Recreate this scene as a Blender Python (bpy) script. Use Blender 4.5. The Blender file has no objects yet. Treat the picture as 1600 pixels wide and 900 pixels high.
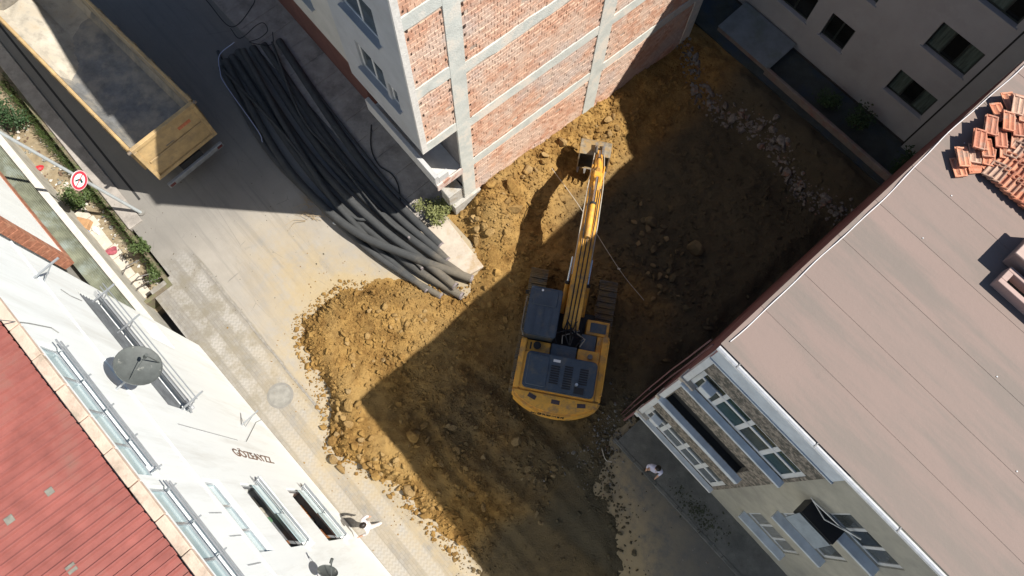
import bpy, bmesh, math, random
import numpy as np
from mathutils import Vector, Matrix
random.seed(7); rng = np.random.default_rng(11)
SC = bpy.context.scene; COL = SC.collection

# ------------------------------------------------------------------ camera, sky, sun, exposure
H = 24.0; FPX = 1110.0                       # drone height above the street, focal length in 1600-wide pixels
_n = np.array([785-800.0, -(800-450.0), -FPX]); _n /= np.linalg.norm(_n)
_up = -_n; _y = np.array([0, 1.0, 0]); _y = _y-_up*_y.dot(_up); _y /= np.linalg.norm(_y)
RC = np.stack([np.cross(_y, _up), _y, _up])  # world = RC @ camera
cam = bpy.data.cameras.new('drone_camera'); camo = bpy.data.objects.new('drone_camera', cam); COL.objects.link(camo)
cam.sensor_width = 36; cam.lens = FPX/1600*36; cam.clip_start = .1; cam.clip_end = 4000
camo.matrix_world = Matrix.Translation((0, 0, H)) @ Matrix([list(r) for r in RC]).to_4x4()
SC.camera = camo
SUN_EL = math.radians(51.6); SUN_AZ = math.radians(-4.4)
SD = Vector((math.cos(SUN_EL)*math.cos(SUN_AZ), math.cos(SUN_EL)*math.sin(SUN_AZ), math.sin(SUN_EL)))
w = bpy.data.worlds.new('World'); SC.world = w; w.use_nodes = True
nt = w.node_tree; bg = nt.nodes['Background']; sky = nt.nodes.new('ShaderNodeTexSky')
sky.sky_type = 'NISHITA'; sky.sun_disc = False; sky.sun_elevation = SUN_EL
sky.sun_rotation = math.atan2(SD.x, SD.y); sky.altitude = 100; sky.air_density = 1.; sky.dust_density = .4
nt.links.new(sky.outputs[0], bg.inputs[0]); bg.inputs[1].default_value = 0.06
sl = bpy.data.lights.new('sun', 'SUN'); sl.energy = 5.0; sl.angle = math.radians(.53); sl.color = (1, .95, .87)
so = bpy.data.objects.new('sun', sl); COL.objects.link(so); so.rotation_euler = SD.to_track_quat('Z', 'Y').to_euler(); so.location = (30, 0, 60)
SC.view_settings.view_transform = 'Standard'; SC.view_settings.look = 'None'; SC.view_settings.gamma = 1
SC.view_settings.use_curve_mapping = False; SC.view_settings.exposure = 0.7

# ------------------------------------------------------------------ frames of reference (street grid)
class Frame:
    def __init__(s, deg):
        s.a = math.radians(deg); s.U = np.array([math.cos(s.a), math.sin(s.a)]); s.V = np.array([-s.U[1], s.U[0]])
    def W(s, u, v, z=0): p = s.U*u+s.V*v; return Vector((p[0], p[1], z))
    def loc(s, x, y): return float(np.dot((x, y), s.U)), float(np.dot((x, y), s.V))
    def G(s, px, py, z=0):                    # survey: where a sight line meets the level z
        d = RC @ np.array([px-800, -(py-450), -FPX]); t = (z-H)/d[2]; p = d*t
        return float(p[:2] @ s.U), float(p[:2] @ s.V)
    def ZV(s, px, py, v): a = s.G(px, py); k = v/a[1]; return a[0]*k, H*(1-k)      # on the plane v: (u, z)
    def ZU(s, px, py, u): a = s.G(px, py); k = u/a[0]; return a[1]*k, H*(1-k)      # on the plane u: (v, z)
F0 = Frame(-48.5); FL = Frame(-46.8); FR = Frame(-48.9); FB = Frame(-50.5)

# ------------------------------------------------------------------ materials
MATS = {}
def mat(name, c, var=.15, scale=4., rough=.85, bump=0., bscale=40., metal=0., c2=None, c2scale=.6, c2lo=.5, c2hi=.65, pos=True, stretch=(1, 1, 1), spec=.4, detail=6):
    if name in MATS: return MATS[name]
    m = bpy.data.materials.new(name); m.use_nodes = True; t = m.node_tree; N = t.nodes; L = t.links
    p = N['Principled BSDF']; p.inputs['Roughness'].default_value = rough; p.inputs['Metallic'].default_value = metal
    p.inputs['Specular IOR Level'].default_value = spec
    if pos: g = N.new('ShaderNodeNewGeometry').outputs['Position']
    else: g = N.new('ShaderNodeTexCoord').outputs['Object']
    mp = N.new('ShaderNodeMapping'); mp.inputs['Scale'].default_value = stretch; L.new(g, mp.inputs[0]); g = mp.outputs[0]
    n1 = N.new('ShaderNodeTexNoise'); n1.inputs['Scale'].default_value = scale; n1.inputs['Detail'].default_value = detail; n1.inputs['Roughness'].default_value = .65; L.new(g, n1.inputs['Vector'])
    r = N.new('ShaderNodeValToRGB'); r.color_ramp.elements[0].position = .3; r.color_ramp.elements[1].position = .7
    lo = [max(0, x*(1-var)) for x in c]; hi = [min(1, x*(1+var)) for x in c]
    r.color_ramp.elements[0].color = (*lo, 1); r.color_ramp.elements[1].color = (*hi, 1); L.new(n1.outputs[0], r.inputs[0]); out = r.outputs[0]
    if c2 is not None:
        n2 = N.new('ShaderNodeTexNoise'); n2.inputs['Scale'].default_value = c2scale; n2.inputs['Detail'].default_value = 8; n2.inputs['Roughness'].default_value = .7; L.new(g, n2.inputs['Vector'])
        mr = N.new('ShaderNodeMapRange'); mr.inputs[1].default_value = c2lo; mr.inputs[2].default_value = c2hi; L.new(n2.outputs[0], mr.inputs[0])
        mx = N.new('ShaderNodeMix'); mx.data_type = 'RGBA'; L.new(mr.outputs[0], mx.inputs[0]); L.new(out, mx.inputs[6]); mx.inputs[7].default_value = (*c2, 1); out = mx.outputs[2]
    L.new(out, p.inputs['Base Color'])
    if bump:
        n3 = N.new('ShaderNodeTexNoise'); n3.inputs['Scale'].default_value = bscale; n3.inputs['Detail'].default_value = 5; L.new(g, n3.inputs['Vector'])
        b = N.new('ShaderNodeBump'); b.inputs['Strength'].default_value = bump; b.inputs['Distance'].default_value = .02; L.new(n3.outputs[0], b.inputs['Height']); L.new(b.outputs[0], p.inputs['Normal'])
    MATS[name] = m; return m

# ------------------------------------------------------------------ objects
ORG = {}
def tag(o, label=None, cat=None, group=None, kind=None):
    if label: o['label'] = label
    if cat: o['category'] = cat
    if group: o['group'] = group
    if kind: o['kind'] = kind
    return o
def thing(name, label, cat, fr, org, group=None, yaw=0.):
    o = bpy.data.objects.new(name, None); COL.objects.link(o); o.empty_display_size = .3
    o.location = fr.W(*org) if fr else Vector(org); o.rotation_euler = (0, 0, (fr.a if fr else 0)+yaw)
    ORG[o.name] = org if fr else (0, 0, 0); return tag(o, label, cat, group)
class MB:
    def __init__(s, o=None):
        s.v = []; s.f = []; s.uv = None; s.root = o
        s.o = np.array(ORG[o.name] if o is not None and o.name in ORG else (0, 0, 0), float)
    def add(s, vs, fs):
        k = len(s.v); s.v += [tuple(map(float, x)) for x in vs]; s.f += [tuple(i+k for i in f) for f in fs]; return s
    def box(s, x0, x1, y0, y1, z0, z1):
        return s.hexa([(x0, y0, z0), (x1, y0, z0), (x1, y1, z0), (x0, y1, z0), (x0, y0, z1), (x1, y0, z1), (x1, y1, z1), (x0, y1, z1)])
    def hexa(s, p): return s.add(p, [(0, 3, 2, 1), (4, 5, 6, 7), (0, 1, 5, 4), (1, 2, 6, 5), (2, 3, 7, 6), (3, 0, 4, 7)])
    def obox(s, c, size, yaw=0., pitch=0., roll=0.):
        from mathutils import Euler
        R = Euler((roll, pitch, yaw)).to_matrix(); h = [x/2 for x in size]
        P = [Vector(c)+R @ Vector((sx*h[0], sy*h[1], sz*h[2])) for sz in (-1, 1) for sx, sy in ((-1, -1), (1, -1), (1, 1), (-1, 1))]
        return s.hexa(P)
    def bar(s, a, b, w, h, up=(0, 0, 1)):
        a = Vector(a); b = Vector(b); d = (b-a).normalized(); up = Vector(up)
        x = d.cross(up).normalized()*w/2; y = x.cross(d).normalized()*h/2
        return s.hexa([a-x-y, a+x-y, b+x-y, b-x-y, a-x+y, a+x+y, b+x+y, b-x+y])
    def tube(s, pts, r, n=8, caps=True):
        P = [Vector(p) for p in pts]; k = len(P); rs = r if isinstance(r, (list, tuple)) else [r]*k
        t = (P[1]-P[0]).normalized(); ref = Vector((0, 0, 1)) if abs(t.z) < .9 else Vector((1, 0, 0)); x = t.cross(ref).normalized(); vs = []
        for i in range(k):
            t = (P[min(i+1, k-1)]-P[max(i-1, 0)]).normalized(); x = (x-t*x.dot(t)).normalized(); y = t.cross(x)
            for j in range(n): a = 2*math.pi*j/n; vs.append(P[i]+(x*math.cos(a)+y*math.sin(a))*rs[i])
        fs = [(i*n+j, i*n+(j+1) % n, (i+1)*n+(j+1) % n, (i+1)*n+j) for i in range(k-1) for j in range(n)]
        if caps: fs += [tuple(range(n))[::-1], tuple((k-1)*n+j for j in range(n))]
        return s.add(vs, fs)
    def cyl(s, a, b, r0, r1=None, n=14): return s.tube([a, b], [r0, r0 if r1 is None else r1], n)
    def prism(s, poly, z0, z1):
        n = len(poly); return s.add([(x, y, z0) for x, y in poly]+[(x, y, z1) for x, y in poly], [tuple(range(n))[::-1], tuple(range(n, 2*n))]+[(i, (i+1) % n, n+(i+1) % n, n+i) for i in range(n)])
    def prismx(s, poly, x0, x1):              # poly in (y, z)
        n = len(poly); return s.add([(x0, y, z) for y, z in poly]+[(x1, y, z) for y, z in poly], [tuple(range(n))[::-1], tuple(range(n, 2*n))]+[(i, (i+1) % n, n+(i+1) % n, n+i) for i in range(n)])
    def quad(s, a, b, c, d): return s.add([a, b, c, d], [(0, 1, 2, 3)])
    def build(s, name, m, parent=None, bevel=0., smooth=False, seg=1):
        me = bpy.data.meshes.new(name); V = [tuple(np.array(v)-s.o) for v in s.v]; me.from_pydata(V, [], s.f)
        bm = bmesh.new(); bm.from_mesh(me)
        bmesh.ops.recalc_face_normals(bm, faces=bm.faces)
        if bevel:
            es = [e for e in bm.edges if len(e.link_faces) == 2 and e.calc_face_angle(0) > .5]
            bmesh.ops.bevel(bm, geom=es, offset=bevel, segments=seg, affect='EDGES', clamp_overlap=True)
        if smooth:
            for f in bm.faces: f.smooth = True
            for e in bm.edges:
                if len(e.link_faces) == 2 and e.calc_face_angle(0) > .6: e.smooth = False
        bm.to_mesh(me); bm.free(); me.materials.append(m)
        o = bpy.data.objects.new(name, me); COL.objects.link(o)
        if parent is not None: o.parent = parent
        return o
def solo(name, mb, m, fr, org, label, cat, group=None, **k):      # a thing that is one mesh, coordinates in frame fr
    mb.o = np.array(org, float); o = mb.build(name, m, None, **k); o.location = fr.W(*org); o.rotation_euler = (0, 0, fr.a); ORG[o.name] = org
    return tag(o, label, cat, group)
def struct(name, mb, m, fr=None, kind='structure', **k):
    o = mb.build(name, m, None, **k)
    if fr: o.rotation_euler = (0, 0, fr.a)
    o['kind'] = kind; return o
def share(name, me, loc, rot, parent=None, scale=None):
    o = bpy.data.objects.new(name, me); COL.objects.link(o); o.location = loc; o.rotation_euler = rot
    if scale: o.scale = scale
    if parent is not None: o.parent = parent
    return o
def wall_v(mb, v, u0, u1, z0, z1, holes, depth, face=-1):
    """facade in the plane v (facing face*v) with rectangular openings (u0,u1,z0,z1) and their reveals"""
    us = sorted({u0, u1, *[h[0] for h in holes], *[h[1] for h in holes]}); zs = sorted({z0, z1, *[h[2] for h in holes], *[h[3] for h in holes]})
    for i in range(len(us)-1):
        for j in range(len(zs)-1):
            cu = (us[i]+us[i+1])/2; cz = (zs[j]+zs[j+1])/2
            if any(h[0] < cu < h[1] and h[2] < cz < h[3] for h in holes): continue
            mb.quad((us[i], v, zs[j]), (us[i+1], v, zs[j]), (us[i+1], v, zs[j+1]), (us[i], v, zs[j+1]))
    d = v-face*depth
    for a, b, c, e in holes:
        mb.quad((a, v, c), (b, v, c), (b, d, c), (a, d, c)); mb.quad((a, v, e), (b, v, e), (b, d, e), (a, d, e))
        mb.quad((a, v, c), (a, v, e), (a, d, e), (a, d, c)); mb.quad((b, v, c), (b, v, e), (b, d, e), (b, d, c))

# numpy fractal noise for the terrain
def _h(ix, iy, s): 
    n = (ix.astype(np.int64)*374761393+iy.astype(np.int64)*668265263+s*974711) & 0x7fffffff
    n = ((n ^ (n >> 13))*1274126177) & 0x7fffffff; return ((n ^ (n >> 16)) & 0xffff)/65535.
def vnoise(x, y, s=0):
    ix = np.floor(x); iy = np.floor(y); fx = x-ix; fy = y-iy; fx = fx*fx*(3-2*fx); fy = fy*fy*(3-2*fy); ix = ix.astype(int); iy = iy.astype(int)
    a = _h(ix, iy, s); b = _h(ix+1, iy, s); c = _h(ix, iy+1, s); d = _h(ix+1, iy+1, s); return (a*(1-fx)+b*fx)*(1-fy)+(c*(1-fx)+d*fx)*fy
def fbm(x, y, o=4, s=0):
    r = 0; a = .5
    for i in range(o): r = r+a*(vnoise(x, y, s+i*17)-.5)*2; x = x*2.03+1.7; y = y*2.03+9.2; a *= .5
    return r
def sstep(a, b, x): t = np.clip((x-a)/(b-a), 0, 1); return t*t*(3-2*t)
def sdist(P, poly):                            # signed distance, inside positive
    poly = np.array(poly); best = np.full(len(P), 1e9); ins = np.zeros(len(P), bool); n = len(poly)
    for i in range(n):
        a = poly[i]; b = poly[(i+1) % n]; e = b-a; t = np.clip(((P-a)@e)/(e@e), 0, 1); best = np.minimum(best, np.linalg.norm(P-a-t[:, None]*e, axis=1))
        c = ((a[1] > P[:, 1]) != (b[1] > P[:, 1])) & (P[:, 0] < (b[0]-a[0])*(P[:, 1]-a[1])/(b[1]-a[1]+1e-12)+a[0]); ins ^= c
    return np.where(ins, best, -best)
# ------------------------------------------------------------------ the ground
def node_mat(name):
    m = bpy.data.materials.new(name); m.use_nodes = True; MATS[name] = m; return m, m.node_tree.nodes, m.node_tree.links, m.node_tree.nodes['Principled BSDF']
class NB:                                      # tiny node-graph helper
    def __init__(s, N, L): s.N = N; s.L = L
    def put(s, sock, v):
        if isinstance(v, (int, float)): sock.default_value = v
        elif isinstance(v, tuple): sock.default_value = (*v, 1) if len(v) == 3 and len(sock.default_value) == 4 else v
        else: s.L.new(v, sock)
    def math(s, op, a, b=0., c=None):
        n = s.N.new('ShaderNodeMath'); n.operation = op; s.put(n.inputs[0], a); s.put(n.inputs[1], b)
        if c is not None: s.put(n.inputs[2], c)
        return n.outputs[0]
    def rng(s, x, a, b, c=0., d=1.):
        n = s.N.new('ShaderNodeMapRange'); s.put(n.inputs[0], x); n.inputs[1].default_value = a; n.inputs[2].default_value = b; n.inputs[3].default_value = c; n.inputs[4].default_value = d; n.interpolation_type = 'SMOOTHSTEP'; return n.outputs[0]
    def mix(s, f, a, b, mode='MIX'):
        n = s.N.new('ShaderNodeMix'); n.data_type = 'RGBA'; n.blend_type = mode; s.put(n.inputs[0], f); s.put(n.inputs[6], a); s.put(n.inputs[7], b); return n.outputs[2]
    def noise(s, vec, scale, detail=6, rough=.6, dist=0.):
        n = s.N.new('ShaderNodeTexNoise'); n.inputs['Scale'].default_value = scale; n.inputs['Detail'].default_value = detail; n.inputs['Roughness'].default_value = rough; n.inputs['Distortion'].default_value = dist; s.L.new(vec, n.inputs['Vector']); return n.outputs[0]
    def mapping(s, vec, scale=(1, 1, 1), rot=0., loc=(0, 0, 0)):
        n = s.N.new('ShaderNodeMapping'); n.inputs['Scale'].default_value = scale; n.inputs['Rotation'].default_value = (0, 0, rot); n.inputs['Location'].default_value = loc; s.L.new(vec, n.inputs[0]); return n.outputs[0]
    def bump(s, h, st, dist=.02):
        n = s.N.new('ShaderNodeBump'); n.inputs['Strength'].default_value = st; n.inputs['Distance'].default_value = dist; s.L.new(h, n.inputs['Height']); return n.outputs[0]

# street: worn beige concrete carriageway, banded block paving along the houses, grey asphalt at the far side
m, N, L, P = node_mat('street_paving'); nb = NB(N, L)
tc = N.new('ShaderNodeTexCoord').outputs['Object']; sx = N.new('ShaderNodeSeparateXYZ'); L.new(tc, sx.inputs[0]); u_, v_ = sx.outputs[0], sx.outputs[1]
nz = nb.noise(tc, .8, 6, .65); wv = nb.math('ADD', v_, nb.math('MULTIPLY', nb.math('SUBTRACT', nz, .5), .25))
conc = nb.mix(nb.noise(tc, 1.1, 9, .7), (.232, .211, .182), (.36, .333, .293))
conc = nb.mix(nb.rng(nb.noise(nb.mapping(tc, (.25, 2.2, 1)), .9, 7, .7), .5, .68, 0, .6), conc, (.222, .203, .176))       # tyre and trowel streaks along the road
conc = nb.mix(nb.rng(nb.noise(nb.mapping(tc, (.12, 3.5, 1), loc=(3, 1, 0)), 1.0, 6, .65), .52, .66, 0, .55), conc, (.19, .178, .16))
conc = nb.mix(nb.rng(nb.noise(tc, 3.3, 4, .6), .66, .74, 0, .55), conc, (.17, .16, .15))
br = N.new('ShaderNodeTexBrick'); L.new(nb.mapping(tc, (1, 1, 1)), br.inputs['Vector']); br.inputs['Scale'].default_value = 1.
br.inputs['Brick Width'].default_value = .2; br.inputs['Row Height'].default_value = .1; br.inputs['Mortar Size'].default_value = .006; br.inputs['Mortar Smooth'].default_value = .4
br.inputs['Color1'].default_value = (.25, .236, .213, 1); br.inputs['Color2'].default_value = (.205, .193, .173, 1); br.inputs['Mortar'].default_value = (.165, .153, .135, 1)
band = nb.math('FRACT', nb.math('MULTIPLY', v_, 1.18)); bl = nb.math('MULTIPLY', nb.rng(band, .42, .5), nb.rng(band, .99, .92))
zig = nb.math('PINGPONG', nb.math('ADD', u_, nb.math('MULTIPLY', nb.math('PINGPONG', v_, .07), 1.)), .07)
lightb = nb.mix(nb.rng(zig, .02, .05), (.29, .275, .25), (.35, .332, .304))
pav = nb.mix(nb.math('MULTIPLY', bl, .8), br.outputs['Color'], lightb)
worn = nb.rng(nb.noise(tc, .55, 7, .7), .45, .62)
pav = nb.mix(nb.math('MULTIPLY', worn, .5), pav, (.28, .262, .235)); pav = nb.mix(nb.rng(nb.noise(tc, 6, 5, .7), .55, .72, 0, .5), pav, (.22, .2, .165)); pav = nb.mix(nb.math('MULTIPLY', nb.rng(nb.noise(tc, 1.3, 9, .75), .42, .62, 0, .8), nb.rng(u_, -5.5, -9.)), pav, (.185, .165, .125))
zone = nb.math('MAXIMUM', nb.rng(wv, -2.32, -2.38), nb.math('MULTIPLY', nb.rng(u_, -6.2, -5.6), nb.rng(wv, 1.4, 1.2)))
zone = nb.math('MULTIPLY', zone, nb.rng(nb.math('ADD', u_, nb.math('MULTIPLY', nz, 2.)), -13.5, -12.6))
col = nb.mix(zone, conc, pav)
asp = nb.mix(nb.noise(tc, 2.2, 9, .75), (.075, .076, .073), (.15, .147, .138))
col = nb.mix(nb.math('MULTIPLY', nb.rng(u_, -2.5, -1.), nb.rng(wv, .9, 1.3)), col, asp)
tarm = nb.mix(nb.noise(tc, 1.6, 9, .75), (.10, .10, .098), (.17, .165, .155))     # old tarmac up the street
col = nb.mix(nb.math('MULTIPLY', nb.rng(u_, -13.2, -15.5), .55), col, tarm)
at = N.new('ShaderNodeAttribute'); at.attribute_name = 'dust'; dn = nb.math('MAXIMUM', nb.math('MULTIPLY', at.outputs['Fac'], nb.rng(nb.noise(tc, 1.7, 8, .75), .28, .62)), nb.math('MULTIPLY', nb.rng(nb.math('ADD', at.outputs['Fac'], nb.math('MULTIPLY', nb.noise(tc, 4, 6, .7), .3)), .72, 1.05), .85))
col = nb.mix(dn, col, nb.mix(nb.noise(tc, 5, 5), (.33, .245, .125), (.40, .315, .185)))
crack = N.new('ShaderNodeTexVoronoi'); crack.feature = 'DISTANCE_TO_EDGE'; crack.inputs['Scale'].default_value = .55; L.new(nb.mapping(tc, (.6, 1.2, 1)), crack.inputs['Vector'])
col = nb.mix(nb.math('MULTIPLY', nb.rng(crack.outputs['Distance'], .006, .001), nb.math('MULTIPLY', nb.math('SUBTRACT', 1., zone), nb.rng(nz, .52, .6, 0, .5))), col, (.12, .11, .10))
L.new(col, P.inputs['Base Color']); P.inputs['Roughness'].default_value = .9
L.new(nb.bump(nb.math('ADD', nb.math('MULTIPLY', br.outputs['Fac'], nb.math('MULTIPLY', zone, -.4)), nb.noise(tc, 25, 6)), .35, .015), P.inputs['Normal'])

# outline of the spilled earth, in street coordinates
DP = [F0.G(*p, .15) for p in [(738, 418), (728, 455), (690, 462), (645, 446), (585, 450), (532, 446), (505, 470), (466, 500), (470, 545), (500, 612), (512, 660), (520, 715), (590, 742), (648, 800), (690, 842), (742, 893)]]
DP += [(1.0, -2.2), (3.2, -.6), (5.2, .9)]+[F0.G(*p, .05) for p in [(985, 850), (966, 790), (950, 745), (958, 700), (990, 660), (1003, 640)]]
DP += [(.75, 18.2), (-9.6, 18.2), (-9.6, 6.0), F0.G(722, 318, .1), F0.G(728, 360, .1)]
PITS = (-2.0, 13.0)
EX0 = F0.loc(2.05, 5.5)
def height(u, v, fine=True):
    P_ = np.stack([u.ravel(), v.ravel()], 1); sd = sdist(P_, DP).reshape(u.shape)
    sde = sd+.30*fbm(u*1.1, v*1.1, 4, 5)+.12*fbm(u*4, v*4, 3, 9)
    h = -.10+.36*sstep(-.1, .9, sde)
    lip = sstep(-.1, .5, sde)*sstep(2.6, .7, sde)*sstep(3.2, 1.2, v)*sstep(1., -2, u)      # tipped heap along the paving
    h = h+.34*lip*(.6+.8*fbm(u*.8, v*.8, 3, 31))
    h = h+.30*sstep(2.4, .0, np.hypot((u+6.2)*.55, v-1.6))
    inner = sstep(.2, 1.5, sd)
    pit = sstep(8.2, 12.5, v)*sstep(18.0, 16.2, v); side = sstep(-8.8, -6.2, u)
    h = h-(1.35*pit*side+.42*pit*(1-side))
    h = h-.35*sstep(6.3, 8.3, v)*side*sstep(12.5, 8, v)
    h = h+.50*sstep(-6.8, -8.6, u)*sstep(6., 7.2, v)*sstep(16.5, 14, v)*(.75+.9*fbm(u*.7, v*.7, 3, 77))
    h = h+.35*sstep(1.1, 0., np.hypot((u+8.1), (v-6.6)*.8))
    thin = sstep(-.4, 1.6, u)*sstep(3.6, 2.2, v)                                                  # wheel-packed thin cover at the far side
    h = h-.17*thin*sstep(.1, .8, sd)
    ex = sstep(3.6, 2.0, np.hypot(u-EX0[0], v-EX0[1])); h = h*(1-ex)+.12*ex
    a = np.clip(inner, .25, 1)*(1-.8*thin)*(1-.6*ex)
    h = h+a*(.16*fbm(u*.75, v*.75, 3, 3)+.10*fbm(u*2.3, v*2.3, 4, 13))
    if fine: h = h+a*.09*np.abs(fbm(u*6, v*6, 4, 21))+sstep(0, .3, sd)*.018*fbm(u*15, v*15, 2, 41)
    for v0_, sl0, wd in ((.9, .10, .22), (2.7, .12, .22), (-.3, -.05, .16)):                      # wheel and crawler ruts out to the road
        d_ = v-v0_-sl0*(u+1)-.12*np.sin(u*.9+v0_); m_ = sstep(-5.5, -3.5, u)*sstep(.3, 1., sd)*(1-.5*thin)
        h = h+m_*(-.10*np.exp(-(d_/wd)**2)+.05*np.exp(-((np.abs(d_)-1.9*wd)/(.6*wd))**2))
    return h
st = .07; us = np.arange(-12.6, 5.6, st); vs = np.arange(-4.6, 18.5, st); Ug, Vg = np.meshgrid(us, vs, indexing='ij'); Hg = height(Ug, Vg)
nu, nv = Ug.shape; idx = np.arange(nu*nv).reshape(nu, nv)
SDg = sdist(np.stack([Ug.ravel(), Vg.ravel()], 1), DP).reshape(nu, nv)
keepc = (np.maximum.reduce([SDg[:-1, :-1], SDg[1:, :-1], SDg[:-1, 1:], SDg[1:, 1:]]) > -.75)
q = np.stack([idx[:-1, :-1], idx[1:, :-1], idx[1:, 1:], idx[:-1, 1:]], -1)[keepc]
me = bpy.data.meshes.new('excavated_earth'); me.from_pydata(np.stack([Ug, Vg, Hg], -1).reshape(-1, 3).tolist(), [], q.tolist())
me.polygons.foreach_set('use_smooth', [True]*len(me.polygons))
bm = bmesh.new(); bm.from_mesh(me); bmesh.ops.delete(bm, geom=[x for x in bm.verts if not x.link_faces], context='VERTS'); bm.to_mesh(me); bm.free()

def earth_mat(name, clod=False):
    m, N, L, P = node_mat(name); nb = NB(N, L); g = N.new('ShaderNodeNewGeometry').outputs['Position']
    uvw = nb.mapping(g, rot=-F0.a); s_ = N.new('ShaderNodeSeparateXYZ'); L.new(uvw, s_.inputs[0]); U_, V_ = s_.outputs[0], s_.outputs[1]
    base = nb.mix(nb.rng(nb.noise(g, 2.2, 9, .75), .3, .7), (.185, .098, .028), (.43, .262, .085))
    base = nb.mix(nb.rng(nb.noise(g, .5, 5, .6), .45, .65, 0, .6), base, (.38, .25, .098))
    base = nb.mix(nb.rng(nb.noise(g, 14, 5, .7), .55, .75, 0, .55), base, (.125, .08, .034))
    grey = nb.mix(nb.noise(g, 3, 8, .75), (.050, .049, .036), (.112, .103, .074))          # greyer pit soil, with the shade over the dig painted into its colour
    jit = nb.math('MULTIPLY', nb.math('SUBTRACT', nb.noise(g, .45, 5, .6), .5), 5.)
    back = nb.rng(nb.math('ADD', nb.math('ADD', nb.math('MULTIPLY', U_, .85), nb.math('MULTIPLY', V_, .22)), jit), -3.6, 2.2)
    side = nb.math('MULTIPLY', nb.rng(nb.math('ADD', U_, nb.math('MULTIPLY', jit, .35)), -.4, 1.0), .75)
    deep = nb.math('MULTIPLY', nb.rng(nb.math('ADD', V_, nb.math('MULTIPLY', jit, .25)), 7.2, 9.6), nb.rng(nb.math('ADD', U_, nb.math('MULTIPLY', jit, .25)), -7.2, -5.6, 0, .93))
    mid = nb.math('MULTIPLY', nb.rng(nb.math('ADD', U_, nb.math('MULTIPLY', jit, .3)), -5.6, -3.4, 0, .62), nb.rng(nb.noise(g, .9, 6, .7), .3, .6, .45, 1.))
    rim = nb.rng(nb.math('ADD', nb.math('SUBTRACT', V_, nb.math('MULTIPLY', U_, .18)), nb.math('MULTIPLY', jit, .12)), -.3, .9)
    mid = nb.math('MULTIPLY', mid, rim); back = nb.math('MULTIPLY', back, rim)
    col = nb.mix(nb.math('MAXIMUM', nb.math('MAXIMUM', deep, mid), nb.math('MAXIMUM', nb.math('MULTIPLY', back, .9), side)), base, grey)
    if clod:
        oi = N.new('ShaderNodeObjectInfo').outputs['Random']; col = nb.mix(nb.math('MULTIPLY', nb.math('SUBTRACT', oi, .3), .6), col, (.45, .34, .19))
    L.new(col, P.inputs['Base Color']); P.inputs['Roughness'].default_value = .95; P.inputs['Specular IOR Level'].default_value = .15
    L.new(nb.bump(nb.math('ADD', nb.noise(g, 18, 8, .75), nb.math('MULTIPLY', nb.noise(g, 55, 4, .7), .5)), .9, .075), P.inputs['Normal']); return m
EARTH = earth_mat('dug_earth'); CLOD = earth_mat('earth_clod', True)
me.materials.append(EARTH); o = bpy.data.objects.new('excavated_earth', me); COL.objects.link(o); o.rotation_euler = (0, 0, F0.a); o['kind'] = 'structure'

# street sheet with the dust trodden and washed out around the heap
st2 = .14; us2 = np.arange(-32, 26, st2); vs2 = np.arange(-4.34, 5.4, st2); U2, V2 = np.meshgrid(us2, vs2, indexing='ij')
sd2 = sdist(np.stack([U2.ravel(), V2.ravel()], 1), DP).reshape(U2.shape)
dust = np.clip(1.3*np.exp(-np.clip(-sd2, 0, 9)/1.1), 0, 1)*(.75+.25*sstep(-1.2, .8, V2)*sstep(3.5, 1, V2))
dust = np.maximum(dust, .85*sstep(3.0, .2, np.hypot((U2-F0.G(505, 470)[0])*.55, V2-F0.G(505, 470)[1])))
i2 = np.arange(U2.size).reshape(U2.shape); kc = ~((U2[:-1, :-1] < -13.8) & (V2[:-1, :-1] < -3.62))
q2 = np.stack([i2[:-1, :-1], i2[1:, :-1], i2[1:, 1:], i2[:-1, 1:]], -1)[kc]
me = bpy.data.meshes.new('street'); me.from_pydata(np.stack([U2, V2, np.zeros_like(U2)], -1).reshape(-1, 3).tolist(), [], q2.tolist())
a = me.attributes.new('dust', 'FLOAT', 'POINT'); a.data.foreach_set('value', dust.ravel().astype(np.float32))
me.materials.append(MATS['street_paving']); o = bpy.data.objects.new('street', me); COL.objects.link(o); o.rotation_euler = (0, 0, F0.a); o['kind'] = 'structure'

b = MB(); b.quad((-900, -900, -1.9), (900, -900, -1.9), (900, 900, -1.9), (-900, 900, -1.9)); struct('ground', b, mat('open_ground', (.16, .14, .11), .25, .2, .95))
SLAB = mat('pavement_concrete', (.33, .30, .27), .2, 2.5, .9, .4, 30, c2=(.22, .2, .18), c2scale=1.2)
GSLAB = mat('grey_pavement', (.13, .13, .122), .25, 2.5, .9, .4, 30, c2=(.085, .09, .085), c2scale=.9)
# pavement beside the brick house, kerb stones one by one
pv = MB()
for i in range(24):
    a0 = -9.55-1.0*i
    pv.box(a0-.992, a0, 4.3, 6.4, -.2, .115+.004*(i % 3))
struct('pavement', pv, SLAB, F0, bevel=.008)
b = MB(); b.box(.85, 26, 4.36, 5.5, -.2, .11); fp = struct('footway', b, GSLAB, F0)
kb = MB(); kb.box(0, .97, 4.235, 4.355, -.15, .125)
k0 = None
for i in range(14):
    if k0 is None: mb_ = MB(); mb_.box(-.485, .485, -.06, .06, -.15, .12); k0 = mb_.build('kerb_stone', GSLAB, fp, bevel=.012); k0.location = (1.2, 4.295, 0)
    else: share('kerb_stone', k0.data, (1.2+i*.985, 4.295, .004*(i % 2)), (0, 0, 0), fp)
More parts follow.
